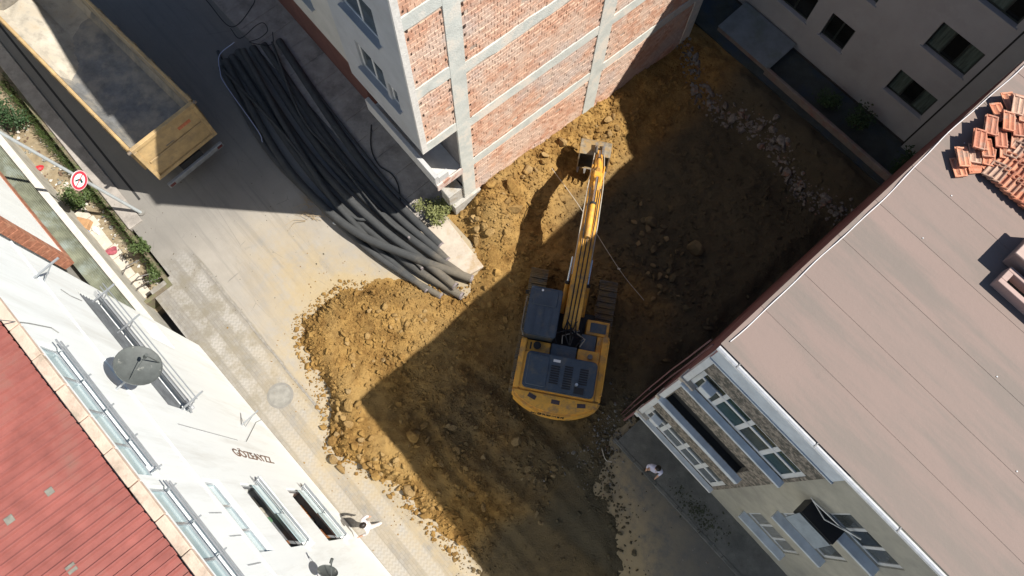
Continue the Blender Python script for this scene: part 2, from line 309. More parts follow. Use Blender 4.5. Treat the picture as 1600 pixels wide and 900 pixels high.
# flush kerb line between concrete and blocks
b = MB()
for i in range(12):
    x = -13.2+i*.62
    b.obox((x, -2.42+.012*math.sin(i*2.1), .006), (.6, .07, .02))
struct('drainage_kerb', b, mat('kerb_grey', (.24, .22, .19), .25, 5, .9), F0)
b = MB(); b.box(-34, -16.2, -3.6, -3.05, -.3, .10); struct('sidewalk', b, SLAB, F0, bevel=.02)
b = MB(); b.box(-34, -17.0, -2.72, -2.64, -.02, .008); struct('road_drain', b, mat('drain_dark', (.03, .03, .03), .3, 8, .8), F0)
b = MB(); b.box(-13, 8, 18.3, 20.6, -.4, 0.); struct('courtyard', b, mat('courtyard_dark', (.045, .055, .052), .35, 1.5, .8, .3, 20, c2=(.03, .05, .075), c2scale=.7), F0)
# ------------------------------------------------------------------ clods and stones
def clod_mesh(name, seed, sub=2, rough=.28):
    bm = bmesh.new(); bmesh.ops.create_icosphere(bm, subdivisions=sub, radius=.5); r = np.random.default_rng(seed)
    ax = r.normal(size=(11, 3)); ax /= np.linalg.norm(ax, axis=1)[:, None]; cut = r.uniform(.22, .42, 11)
    sc = r.uniform(.7, 1.35, 3)*np.array([1.1, 1.1, .85])
    for v in bm.verts:
        p = np.array(v.co)
        for a, c in zip(ax, cut):
            d = p@a
            if d > c: p = p-a*(d-c)
        p = p*(1+r.uniform(-rough, rough)*.22)*sc; v.co = p
    me = bpy.data.meshes.new(name); bm.to_mesh(me); bm.free(); return me
def mesh_arrays(me):
    v = np.empty(len(me.vertices)*3); me.vertices.foreach_get('co', v); f = np.array([p.vertices[:] for p in me.polygons]); return v.reshape(-1, 3), f
SM = [mesh_arrays(clod_mesh('clod_base', 100+i, 1, .6)) for i in range(6)]
def scatter(name, pts, sizes, m, fr=F0, sink=.22, flat=1.):
    VV = []; FF = []; k = 0
    for (x, y, z), s in zip(pts, sizes):
        v, f = SM[rng.integers(len(SM))]; a = rng.uniform(0, 6.28, 3); ca, sa = np.cos(a), np.sin(a)
        R = np.array([[ca[0], -sa[0], 0], [sa[0], ca[0], 0], [0, 0, 1]])@np.array([[1, 0, 0], [0, ca[1], -sa[1]], [0, sa[1], ca[1]]])
        w_ = (v@R.T)*s*np.array([1, 1, flat])+np.array([x, y, z+s*(.5-sink)*.55]); VV.append(w_); FF.append(f+k); k += len(v)
    me = bpy.data.meshes.new(name); me.from_pydata(np.concatenate(VV).tolist(), [], np.concatenate(FF).tolist()); me.materials.append(m)
    o = bpy.data.objects.new(name, me); COL.objects.link(o); o.rotation_euler = (0, 0, fr.a); return o
# density of loose clods: heap edge, bank under the brick wall, ruts between
def sample(n, box, dens):
    out = []
    while len(out) < n:
        P_ = np.stack([rng.uniform(box[0], box[1], 4000), rng.uniform(box[2], box[3], 4000)], 1); d = dens(P_[:, 0], P_[:, 1]); out += P_[rng.uniform(0, 1, 4000) < d].tolist()
    return np.array(out[:n])
EXC = F0.loc(2.05, 5.5)
def dens(u, v):
    sd = sdist(np.stack([u, v], 1), DP); sde = sd+.25*fbm(u*1.1, v*1.1, 3, 5)
    edge = np.exp(-((sde-.25)/.45)**2)*1.0*sstep(4.5, 2, v)
    bank = sstep(-6.3, -7.6, u)*sstep(6, 7, v)*.6
    heap = sstep(3., .5, np.hypot((u+5.8)*.6, v-1.4))*.55
    patch = sstep(.05, .45, fbm(u*.6, v*.6, 3, 55))*.4
    far = .16+.30*sstep(.3, .55, vnoise(u*.9, v*.9, 8))
    thin = sstep(-.2, 1.2, u)*sstep(3.4, 2.2, v)
    pitc = sstep(10.5, 12.5, v)*sstep(-7, -6, u)
    d = np.clip(edge+bank+heap+patch+far, 0, 1)*(1-.85*thin)*(1-.55*pitc); d = np.where(sd > -.28, d, .10*np.exp((sd+.28)/.5)*(vnoise(u*1.5, v*1.5, 4) > .4)*(v < 5.2))
    return d
pt = sample(20000, (-12, 5, -4, 17.5), dens); hz = height(pt[:, 0], pt[:, 1]); sdp = sdist(pt, DP); ok = ~((hz < -.05) & (pt[:, 1] < 5.2)) ; hz = np.where((pt[:, 1] < 5.2), np.maximum(hz, 0), hz)
sz = np.clip(rng.lognormal(-2.75, .55, len(pt)), .022, .26); sz = np.where(sdp < -.25, np.minimum(sz, .05), sz)
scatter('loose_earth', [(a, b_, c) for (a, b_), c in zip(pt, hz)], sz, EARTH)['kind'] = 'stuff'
# bigger clods, one by one
BM = []
for i in range(7):
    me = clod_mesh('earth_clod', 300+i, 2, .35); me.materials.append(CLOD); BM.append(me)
def clod(u, v, s, label, group, name='earth_clod', me=None, flat=1., m=None):
    h = float(height(np.array([u]), np.array([v]), False)[0]); h = max(h, 0) if v < 5.2 else h
    o = share(name, me or BM[random.randrange(len(BM))], F0.W(u, v, h+s*.27*flat), (random.uniform(-.5, .5), random.uniform(-.5, .5), random.uniform(0, 6.3)), None, (s*random.uniform(.85, 1.15), s*random.uniform(.8, 1.1), s*flat))
    return tag(o, label, 'earth clod', group)
for px, py, s, lab in [(588, 742, .40, 'tan clod of earth on the paving, half detached from the lower heap edge'), (664, 806, .42, 'rounded tan boulder of earth alone on the paving beside the shadow edge'), (689, 839, .2, 'small tan clod alone on the paving, lowest of all beside the shadow edge'), (534, 733, .34, 'tan clod on the paving, farthest out from the heap, nearest the walker'), (522, 719, .36, 'tan clod on the paving left of two others below the heap'), (520, 689, .33, 'round tan clod alone at the left rim of the heap above the loose three'),
        (1097, 372, .9, 'largest clod of earth lying in the shaded back of the pit'), (803, 300, .7, 'biggest pale stone at the foot of the brick wall'), (806, 333, .55, 'rounded stone split by shadow below the biggest pale stone'), (828, 322, .25, 'small bright stone standing in the shadow of the digger arm'), (770, 300, .45, 'pale stone against the concrete foot of the brick wall'), (650, 685, .5, 'large shaded clod among the ruts just inside the heap'), (1025, 335, .5, 'dark clod in the shaded pit right of the digger arm'), (808, 690, .42, 'grey clod standing alone below the digger counterweight'), (640, 765, .42, 'tan clod wedged in the heap edge where sun meets shade'), (552, 640, .42, 'orange clod at the tip of the building shadow')]:
    u, v = F0.G(px, py, .1); clod(u, v, s, lab, None)
# grouped ones that nothing tells apart
def many(n, poly, lo, hi, label, group, gap=.2):
    P_ = [F0.G(*p, 0.1) for p in poly]; a = np.array(P_); k = 0; used = []
    while k < n:
        u = random.uniform(a[:, 0].min(), a[:, 0].max()); v = random.uniform(a[:, 1].min(), a[:, 1].max())
        if sdist(np.array([[u, v]]), P_)[0] < 0: continue
        used.append((u, v)); clod(u, v, random.uniform(lo, hi)*random.choice([.8, 1, 1, 1.15]), label, group); k += 1
many(80, [(520, 600), (545, 600), (600, 690), (650, 745), (690, 800), (680, 812), (640, 785), (600, 745), (540, 715), (520, 670)], .10, .29, 'tan clod of earth piled along the sunlit rim of the heap', 'clods along the sunlit heap rim')
many(40, [(560, 470), (700, 470), (660, 520), (560, 600), (520, 560)], .09, .25, 'orange clod of earth on the sunlit heap by the pipe ends', 'clods on the sunlit heap')
many(55, [(730, 325), (960, 170), (975, 195), (880, 240), (800, 300), (790, 400), (740, 385)], .12, .38, 'stone or clod on the bank below the brick wall', 'stones on the bank below the brick wall')
many(40, [(1000, 270), (1060, 300), (1090, 460), (1020, 470), (980, 380)], .14, .32, 'dark stone in the shaded strip right of the digger arm', 'dark stones beside the digger arm')
many(32, [(600, 640), (700, 660), (780, 720), (760, 860), (700, 800)], .14, .3, 'dark clod in the shaded ruts inside the heap', 'clods in the shaded ruts')
many(16, [(800, 720), (870, 700), (880, 800), (850, 840)], .12, .24, 'grey lump of rubble on the packed earth below the digger', 'rubble lumps below the digger')
# broken masonry strip along the back of the pit
RUB = mat('rubble_grey', (.165, .155, .14), .6, 7, .95, .6, 30, c2=(.22, .13, .09), c2scale=3, c2lo=.55, c2hi=.6)
NR = 700; t = rng.uniform(0, 1, NR); t = np.where(rng.uniform(0, 1, NR) < .75, np.round(t*9)/9+rng.normal(0, .035, NR), t); ru = -8.0+8.6*t; rv = 16.75+.25*np.sin(ru*1.3)+rng.normal(0, .2, NR); rh = height(ru, rv)
scatter('masonry_rubble', list(zip(ru, rv, rh)), np.clip(rng.lognormal(-2.2, .6, NR), .04, .55), RUB, flat=.8)['kind'] = 'stuff'
# grey gravel thrown over the tarmac in front of the far house
gu, gv = rng.normal(.6, .45, 380), rng.normal(4.2, .9, 380); gh = np.maximum(height(gu, gv), 0)
scatter('gravel_spill', list(zip(gu, gv, gh)), np.clip(rng.lognormal(-3.0, .5, 380), .02, .16), RUB)['kind'] = 'stuff'
# ------------------------------------------------------------------ houses
DARK = mat('room_dark', (.012, .013, .014), .3, 3, .9)
GLASS = mat('window_glass', (.02, .026, .028), .3, 1.5, .08, spec=.6); GGLASS = mat('green_glass', (.02, .045, .04), .35, 2., .12, spec=.5)
FRAMEW = mat('white_frame', (.68, .68, .66), .08, 6, .5); 
def window(root, v, u0, u1, z0, z1, n, fm, gm, face=-1, depth=.14, bar=.055, transom=None, sill=None, sillm=None, sillout=.12):
    """frame, mullions, panes (each its own part) set back in an opening of the plane v"""
    d = v-face*depth; f = MB(root); t = .03
    f.box(u0, u1, d-t, d+t, z0, z0+bar); f.box(u0, u1, d-t, d+t, z1-bar, z1); f.box(u0, u0+bar, d-t, d+t, z0+bar, z1-bar); f.box(u1-bar, u1, d-t, d+t, z0+bar, z1-bar)
    w = (u1-u0)/n
    for i in range(1, n): f.box(u0+w*i-bar/2, u0+w*i+bar/2, d-t, d+t, z0+bar, z1-bar)
    if transom: f.box(u0+bar, u1-bar, d-t*1.2, d+t*1.2, transom-bar/2, transom+bar/2)
    fo = f.build('window_frame', fm, root)
    for i in range(n):
        gmi = random.choice(gm) if isinstance(gm, list) else gm
        p = MB(root); p.box(u0+w*i+bar/2+.002, u0+w*(i+1)-bar/2-.002, d-.008-.004*(i % 2), d+.006, z0+bar+.002, z1-bar-.002); p.build('pane', gmi, fo)
    if sill: s = MB(root); s.box(u0-.08, u1+.08, v-.02 if face > 0 else v-sillout, v+sillout if face > 0 else v+.02, z0-sill, z0-.003); s.build('window_sill', sillm or fm, root, bevel=.01)
    return fo
def pxrect(fr, v, pts):
    a = np.array([fr.ZV(*p, v) for p in pts]); return a

# ---- white house along the left of the street
VL = -3.83
WH = mat('white_plaster', (.79, .815, .80), .04, 1.2, .85, .3, 60, c2=(.60, .595, .55), c2scale=.9, c2lo=.5, c2hi=.8, stretch=(1.6, 1.6, .22))
root = thing('white_house', 'white rendered apartment house with red ribbed metal roof at the street corner', 'house', FL, (-2., VL, 0))
LU0, LU1, LZ = -11.15, 9.0, 12.35
wA = (-4.5, -2.62, 6.3, 7.55); wB = (-4.5, -2.62, 2.2, 4.0); w3 = (-4.5, -2.62, 8.75, 9.6); ws = (-10.9, -9.9, 3.55, 4.9)
rec = (-10.45, -6.75, 7.0, 8.1); g1 = (-7.45, -4.42, 11.45, 12.2); g2 = (-4.2, -1.2, 11.45, 12.2)
b = MB(root); wall_v(b, VL, LU0, LU1, -.05, LZ, [wA, wB, w3, ws, rec, g1, g2], .55, face=1)
b.quad((LU0, VL, -.05), (LU0, VL-9, -.05), (LU0, VL-9, LZ), (LU0, VL, LZ)); b.quad((LU1, VL, -.05), (LU1, VL-9, -.05), (LU1, VL-9, LZ), (LU1, VL, LZ)); b.quad((LU0, VL-9, -.05), (LU1, VL-9, -.05), (LU1, VL-9, LZ), (LU0, VL-9, LZ))
b.build('wall', WH, root)
b = MB(root); b.box(LU0+.02, LU1-.02, VL-8.9, VL-.5, 0, LZ-.02); b.build('interior', mat('room_grey', (.10, .10, .095), .4, 2, .9), root)
# roof of ribbed red sheets (one sheet every metre), ridge away from the street
RED = mat('red_roof_sheet', (.255, .085, .070), .22, 2.2, .5, .15, 30, c2=(.19, .10, .08), c2scale=1.1, c2lo=.55, c2hi=.75)
ve = VL-.13; ze = LZ+.05; sl_ = math.tan(math.radians(11)); roof = MB(root); roof.box(LU0, LU1, VL-8.9, ve-.1, LZ-.05, LZ-.02); roof = roof.build('roof', RED, root)
prof = [(0, 0), (.02, .045), (.045, .045), (.065, 0), (.17, 0)]
sheet = None
def sheet_mesh():
    b = MB(); xs = [(k*.17+x, z) for k in range(6) for x, z in prof[:-1]]+[(1.02+.03, .004)]
    L_ = 9.0
    for (x0, z0), (x1, z1) in zip(xs[:-1], xs[1:]): b.quad((x0, 0, z0), (x1, 0, z1), (x1, -L_, z1+L_*sl_), (x0, -L_, z0+L_*sl_))
    return b
for i in range(20):
    x = LU0+.01+i*1.02
    if sheet is None: sheet = sheet_mesh().build('roof_sheet', RED, roof); sheet.location = (x+2., ve-VL-.06, ze)
    else: share('roof_sheet', sheet.data, (x+2., ve-VL-.06+.01*math.sin(i*3), ze+.003*(i % 2)), (0, 0, 0), roof)
# mossy patch-ups and a stain on the roof
for px, py, s in [(78, 768, .11), (15, 812, .12), (112, 888, .13)]:
    z = ze+.55; u, v = FL.G(px, py, z); z = ze+(ve-v)*sl_+.052; u, v = FL.G(px, py, z); p = MB(root); p.hexa([(u-s/2, v-s/2, z+s/2*sl_), (u+s/2, v-s/2, z+s/2*sl_), (u+s/2, v+s/2, z-s/2*sl_), (u-s/2, v+s/2, z-s/2*sl_)]+[(u-s/2, v-s/2, z+s/2*sl_+.01), (u+s/2, v-s/2, z+s/2*sl_+.01), (u+s/2, v+s/2, z-s/2*sl_+.01), (u-s/2, v+s/2, z-s/2*sl_+.01)]); p.build('roof_patch', mat('roof_patch_grey', (.19, .18, .15), .25, 12, .9), root)
COP = mat('coping_beige', (.55, .42, .33), .14, 3, .85, .3, 30, c2=(.36, .29, .22), c2scale=2.5)
i = 0; x = LU0
while x < LU1-.7:
    c = MB(root); c.box(x+.008, x+.682, VL-.15, VL+.03, LZ, LZ+.115+.012*(i % 3 == 0)); c.build('coping_stone', COP, root, bevel=.012); x += .69; i += 1
# top-floor glazing behind aluminium rails
ALU = mat('grey_aluminium', (.42, .44, .46), .12, 6, .35, metal=.6); BLUEG = mat('pale_blue_glass', (.36, .47, .49), .15, 1.2, .15, spec=.6)
for g in (g1, g2):
    window(root, VL, g[0], g[1], g[2], g[3], 4, ALU, BLUEG, face=1, depth=.10, bar=.05)
    r = MB(root)
    for dz, dv in ((.12, .10), (.30, .16), (.44, .16)): r.tube([(g[0]+.05, VL+dv, g[2]+dz), (g[1]-.05, VL+dv, g[2]+dz)], .018, 6)
    for k in range(5): uu = g[0]+.1+(g[1]-g[0]-.2)*k/4; r.bar((uu, VL-.02, g[2]+.12), (uu, VL+.17, g[2]+.12), .025, .025)
    r.build('clothes_rail', ALU, root, smooth=True)
# floor ledge, drip lines
b = MB(root); b.box(LU0, LU1, VL, VL+.03, 9.79, 9.825); b.build('ledge', WH, root, bevel=.01)
for u, z0, z1 in ((-6.1, 4.9, 8.5), (-3.6, 10.0, 10.6), (-2.4, 10.0, 10.7), (-1.4, 9.95, 10.6), (-3.05, 9.9, 10.5)):
    b = MB(root); b.box(u-.012, u+.012, VL, VL+.012, z0, z1); b.build('wall_joint', mat('joint_grey', (.33, .34, .34), .2, 9, .9), root)
# the long balcony opening with drying rails
BAL = mat('balcony_grey', (.13, .14, .15), .35, 4, .7)

nsl = 9
for k in range(nsl):
    z0 = rec[2]+.01+k*(rec[3]-rec[2]-.02)/nsl; z1 = z0+(rec[3]-rec[2])/nsl*.82; b = MB(root); b.hexa([(rec[0]+.01, VL-.10, z0), (rec[1]-.01, VL-.10, z0), (rec[1]-.01, VL-.12, z0), (rec[0]+.01, VL-.12, z0), (rec[0]+.01, VL-.03, z1), (rec[1]-.01, VL-.03, z1), (rec[1]-.01, VL-.05, z1), (rec[0]+.01, VL-.05, z1)]); b.build('shutter_slat', BAL, root)
b = MB(root); b.box(rec[0]+.005, rec[1]-.005, VL-.3, VL-.13, rec[2]+.004, rec[3]-.004); b.build('balcony_back', DARK, root)
for k, (dz, dv) in enumerate([(.02, -.1), (.22, .05), (.40, .12), (.55, .20), (.62, .32), (.66, .42)]):
    r = MB(root); r.tube([(rec[0]-.05, VL+dv, rec[2]-.15+dz), (rec[1]+.1, VL+dv, rec[2]-.15+dz)], .022 if k < 3 else .014, 6); r.build('drying_rail', ALU, root, smooth=True)
b = MB(root); b.box(rec[0], rec[1], VL-.05, VL+.14, rec[2]-.09, rec[2]-.003); b.build('balcony_ledge', mat('ledge_grey', (.40, .41, .42), .2, 5, .8), root, bevel=.01)
for u, z in ((-10.3, 7.45), (-9.25, 7.45), (-6.72, 7.45), (-6.9, 3.2), (-9.9, 10.1)):
    r = MB(root); r.bar((u, VL-.03, z), (u, VL+.62, z+.05), .035, .035); r.bar((u, VL, z-.32), (u, VL+.4, z), .02, .02); r.build('bracket_arm', ALU, root)
# windows of the lower floors; two stand open on a dim room
window(root, VL, *w3, 3, ALU, BLUEG, face=1, depth=.12)
window(root, VL, *ws, 2, mat('dark_frame', (.10, .10, .10), .2, 5, .5), GLASS, face=1, depth=.3, bar=.07)
SHELF = mat('shelf_brown', (.30, .12, .05), .4, 5, .7); BOOK = [mat('book_orange', (.55, .22, .06), .2, 5, .7), mat('book_green', (.12, .26, .14), .2, 5, .7), mat('book_dark', (.06, .055, .05), .2, 5, .8), mat('book_cream', (.5, .46, .38), .2, 5, .8)]
for wi in (wA, wB):
    f = MB(root); d = VL-.1
    f.box(wi[0], wi[1], d-.03, d+.03, wi[2], wi[2]+.06); f.box(wi[0], wi[1], d-.03, d+.03, wi[3]-.06, wi[3]); f.box(wi[0], wi[0]+.06, d-.03, d+.03, wi[2]+.06, wi[3]-.06); f.box(wi[1]-.06, wi[1], d-.03, d+.03, wi[2]+.06, wi[3]-.06)
    fo = f.build('window_frame', ALU, root)
    for k in range(2):
        p = MB(root); ua = wi[0]+.08+k*.9; p.box(ua, ua+.86, VL+.02+.03*k, VL+.035+.03*k, wi[2]+.02, wi[2]+(wi[3]-wi[2])*.45); p.build('pane', BLUEG, fo)
    r = MB(root)
    for k in range(3): r.tube([(wi[0]-.02, VL+.12+.05*k, wi[2]+.12+.16*k), (wi[1]+.02, VL+.12+.05*k, wi[2]+.12+.16*k)], .014, 6)
    for uu in (wi[0], (wi[0]+wi[1])/2, wi[1]): r.bar((uu, VL-.02, wi[2]+.1), (uu, VL+.22, wi[2]+.46), .02, .02)
    r.build('window_guard', ALU, root, smooth=True)
    s = MB(root); s.box(wi[0]-.1, wi[1]+.1, VL-.03, VL+.16, wi[2]-.12, wi[2]-.004); s.build('window_sill', WH, root, bevel=.012)
    c = MB(root); c.box(wi[0]+.01, wi[1]-.01, VL-.5, VL-.05, wi[2]+.003, wi[2]+.014); c.build('inner_sill', BAL, root)
    u = wi[0]+.06
    while u < wi[1]-.15:
        ww = random.uniform(.08, .3); hh = random.uniform(.2, .7)*(wi[3]-wi[2]); c = MB(root); c.box(u, u+ww, VL-.49, VL-.2-random.uniform(0, .15), wi[2]+.02, wi[2]+hh); c.build('stored_box', random.choice(BOOK+[SHELF]), root); u += ww+.03
for pts in ([(0, 500), (45, 505), (80, 512), (92, 520)], [(95, 452), (110, 462), (128, 470)], [(420, 650), (400, 660), (385, 690)]):
    q_ = [FL.ZV(*p, VL+.015) for p in pts]; b = MB(root); b.tube([(u, VL+.015, z) for u, z in q_], .009, 5); b.build('wall_cable', mat('cable_grey', (.25, .25, .24), .2, 8, .7), root)
# lettering painted down the wall
def lettering(text, size, m, origin, xdir, ydir, parent=None, thick=.006, name='lettering', width=None):
    cu = bpy.data.curves.new(name, 'FONT'); cu.body = text; cu.size = size; cu.extrude = thick; cu.align_x = 'CENTER'; cu.align_y = 'CENTER'
    t = bpy.data.objects.new(name+'_curve', cu); COL.objects.link(t); dg = bpy.context.evaluated_depsgraph_get(); dg.update(); me = bpy.data.meshes.new_from_object(t.evaluated_get(dg)); bpy.data.objects.remove(t)
    me.materials.clear(); me.materials.append(m); o = bpy.data.objects.new(name, me); COL.objects.link(o)
    x = Vector(xdir).normalized(); y = Vector(ydir).normalized(); z = x.cross(y); M = Matrix((x, y, z)).transposed().to_4x4(); M.translation = Vector(origin)
    if width: xs = [v.co.x for v in me.vertices]; M = M @ Matrix.Diagonal((width/(max(xs)-min(xs)), 1, 1, 1))
    o.matrix_local = M
    if parent is not None: o.parent = parent; o.matrix_parent_inverse = Matrix.Identity(4); o.matrix_local = M
    return o
ua, za = FL.ZV(363, 705, VL); ub, zb = FL.ZV(426, 722, VL)
lettering('GÖZEAYZZ', .36, mat('letter_brown', (.16, .10, .07), .3, 9, .8), ((ua+ub)/2+2., .012, (za+zb)/2), (0, 0, -1), (-1, 0, 0), root, width=abs(za-zb))
# ---- satellite dishes
DISH = mat('dish_grey', (.075, .082, .078), .25, 5, .6, c2=(.2, .2, .18), c2scale=4, c2lo=.58, c2hi=.64)
def dish(px, py, out, dia, nrm, label, zoff=0):
    u, z = FL.ZV(px, py, VL+out); t = thing('satellite_dish', label, 'satellite dish', FL, (u, VL+.03, z))
    n = Vector((FL.U[0]*nrm[0]+FL.U[1]*nrm[1], FL.V[0]*nrm[0]+FL.V[1]*nrm[1], nrm[2])).normalized()
    x = n.cross(Vector((0, 0, 1))).normalized(); y = n.cross(x); c = Vector((u, VL+out, z)); d = MB(t); R_ = dia/2; rings = 7; seg = 28; vs = []; fs = []
    for i in range(rings+1):
        r = R_*i/rings; h = -.09*dia*(1-(i/rings)**2)
        for j in range(seg): a = 2*math.pi*j/seg; vs.append(c+x*(r*math.cos(a))*.93+y*(r*math.sin(a))+n*h)
    for i in range(rings):
        for j in range(seg): fs.append((i*seg+j, i*seg+(j+1) % seg, (i+1)*seg+(j+1) % seg, (i+1)*seg+j))
    d.add(vs, fs); d.build('reflector', DISH, t, smooth=True)
    rm = MB(t); rm.tube([c+x*(R_*.93*math.cos(2*math.pi*j/seg))+y*(R_*math.sin(2*math.pi*j/seg)) for j in range(seg+1)], .012, 5, False); rm.build('rim', DISH, t, smooth=True)
    a = MB(t); f = c+n*dia*.45-y*0; a.tube([c+y*R_*.9, f+y*.06], .012, 6); a.tube([c+x*R_*.6-y*R_*.5, f], .008, 5); a.build('feed_arm', DISH, t, smooth=True)
    l = MB(t); l.cyl(f, f+n*.1, .035); l.build('feed_horn', DISH, t, smooth=True)
    s = MB(t); s.tube([c-n*.15*dia, (u, VL+out*.4, z-.2), (u, VL-.03, z-.2)], .022, 8); s.build('mount', ALU, t, smooth=True)
dish(216, 571, .62, .86, (.6, .25, .7), 'large dark grey satellite dish on the white house wall')
dish(512, 893, .3, .46, (.3, .75, .35), 'small blue-grey dish low on the plain white wall at the picture edge')

# ---- pale neighbour beyond the garden, with brown tiled bands
root = thing('pale_neighbour_house', 'pale rendered house with brown tiled bands beyond the little garden', 'house', FL, (-16, -5.4, 0))
BRT = mat('brown_tile', (.33, .14, .085), .35, 9, .7, .4, 25, c2=(.42, .22, .14), c2scale=2)
cu, cv = FL.G(117, 411, 3.0); 
b = MB(root); b.box(-32, cu-.3, cv-6, cv-.02, 3.33, 9.5); b.build('wall', WH, root)
b = MB(root); b.box(-32, cu-.5, cv-6, cv-.55, -.6, 2.98); b.build('ground_floor', mat('dim_render', (.28, .27, .24), .2, 2, .9), root)
for i in range(58):
    x = cu-.3*(i+1)
    if i == 0: mb_ = MB(); mb_.box(.005, .295, -.33, 0, 0, .33); t0 = mb_.build('band_tile', BRT, root, bevel=.008); t0.location = (x+16, cv+5.4, 3.0)
    else: share('band_tile', t0.data, (x+16, cv+5.4+.004*(i % 2), 3.0), (0, 0, 0), root)
mb_ = MB(); mb_.box(0, .3, -.33, 0, .005, .295); t1 = None
for i in range(20):
    if t1 is None: t1 = mb_.build('corner_tile', BRT, root, bevel=.008); t1.location = (cu-.3+16, cv+5.4, 3.34)
    else: share('corner_tile', t1.data, (cu-.3+16+.003*(i % 2), cv+5.4, 3.34+.3*i), (0, 0, 0), root)
# translucent corrugated canopy and garden wall in front of it
gu0, gv0 = FL.G(0, 222, .9); gu1, gv1 = FL.G(205, 455, .9); gvw = (gv0+gv1)/2
CAN = mat('mossy_polycarbonate', (.22, .23, .17), .35, 2.5, .4, .2, 12, c2=(.32, .36, .33), c2scale=1.2)
b = MB(); ys = np.linspace(gvw-.06, cv-.35, 40); zz = [1.55+(gvw-y)*.25+.025*math.sin(k*1.6) for k, y in enumerate(ys)]
for k in range(39): b.hexa([(-30, ys[k], zz[k]-.01), (cu+1.9, ys[k], zz[k]-.01), (cu+1.9, ys[k+1], zz[k+1]-.01), (-30, ys[k+1], zz[k+1]-.01), (-30, ys[k], zz[k]), (cu+1.9, ys[k], zz[k]), (cu+1.9, ys[k+1], zz[k+1]), (-30, ys[k+1], zz[k+1])])
solo('corrugated_canopy', b, CAN, FL, (-18, gvw-.3, 1.5), 'mossy grey-green corrugated canopy between garden wall and tiled house', 'canopy', smooth=True)
b = MB(); b.box(-30, cu+2.2, gvw-.11, gvw+.05, -.7, .92); r0 = thing('garden_wall', 'long low garden wall with a white coping above the sunken garden', 'wall', FL, (-18, gvw, -.6)); b.o = np.array(ORG[r0.name], float)
b.build('wall', mat('garden_render', (.42, .40, .34), .25, 2, .9, .3, 20), r0)
for i in range(17): c = MB(r0); c.box(-30+i*1.1, -30+i*1.1+1.09, gvw-.15, gvw+.09, .923, 1.0); c.build('coping_stone', mat('coping_white', (.58, .55, .49), .12, 4, .85), r0, bevel=.01)

# ---- unfinished brick side wall and the grey house it belongs to
root = thing('brick_sided_house', 'tall grey house whose bare brick and concrete side wall overlooks the dig', 'house', FB, (-10, 6, 0))
GREY = mat('grey_render', (.36, .37, .385), .10, 1.5, .9, .25, 50, c2=(.34, .34, .345), c2scale=.6)
BU = -9.2; V0 = 4.58; VC1 = (5.83, 6.33); VC2 = (11.5, 12.1); VE = 17.2; HB = 12.95
b = MB(root)
gw = [(-11.75, -10.5, 6.75, 7.95), (-10.35, -9.95, 6.75, 7.6), (-11.75, -10.2, 9.35, 10.6)]
wall_v(b, V0, -12.75, BU-.02, 5.3, HB, gw, .16, face=-1)
b.quad((-12.75, V0, 5.3), (BU-.02, V0, 5.3), (BU-.02, 6., 5.3), (-12.75, 6., 5.3)); b.quad((-12.75, V0, 5.3), (-12.75, 17, 5.3), (-12.75, 17, HB), (-12.75, V0, HB)); b.quad((-12.75, VE, -1), (BU-.02, VE, -1), (BU-.02, VE, HB), (-12.75, VE, HB))
b.build('street_wall', GREY, root)
b = MB(root); b.box(-12.7, BU-.06, V0+.2, VE-.02, 5.32, HB-.02); b.box(-12.7, BU-.06, 5.95, VE-.02, -2, 5.3); b.build('core', mat('core_concrete', (.30, .29, .28), .2, 2, .9), root)
b = MB(root); b.box(-13, BU+.06, V0-.03, VE+.1, HB, HB+.16); b.build('roof_slab', mat('roof_concrete', (.35, .33, .31), .15, 2, .9), root)
for g in gw: window(root, V0, g[0], g[1], g[2], g[3], 2 if g[1]-g[0] > .6 else 1, FRAMEW, mat('street_glass', (.06, .075, .085), .3, 1.5, .1, spec=.6), face=-1, depth=.1, sill=.06, sillm=GREY)
b = MB(root); b.box(-14.5, BU-.1, 5.9, 6.0, -.1, 5.3); b.build('ground_floor_wall', mat('shop_dark', (.17, .16, .16), .3, 1.5, .9), root)
CONC = mat('frame_concrete', (.53, .545, .505), .14, 2.2, .9, .5, 25, c2=(.66, .60, .52), c2scale=1.1, c2lo=.5, c2hi=.62)
for (a0, a1), zb_, zt in ((VC1, -1.5, HB), (VC2, -2, HB), ((16.7, 17.2), -2, HB)):
    b = MB(root); b.box(BU-.05, BU+.018, a0, a1, zb_, zt); b.build('column', CONC, root, bevel=.006)
b = MB(root); b.box(BU-.05, BU+.02, V0-.02, V0+.17, 5.3, HB); b.build('render_return', mat('plaster_edge', (.62, .60, .56), .15, 12, .9, .6, 30), root)
SL = [(2.5, 2.93), (5.0, 5.42), (7.72, 8.15), (10.45, 10.88)]
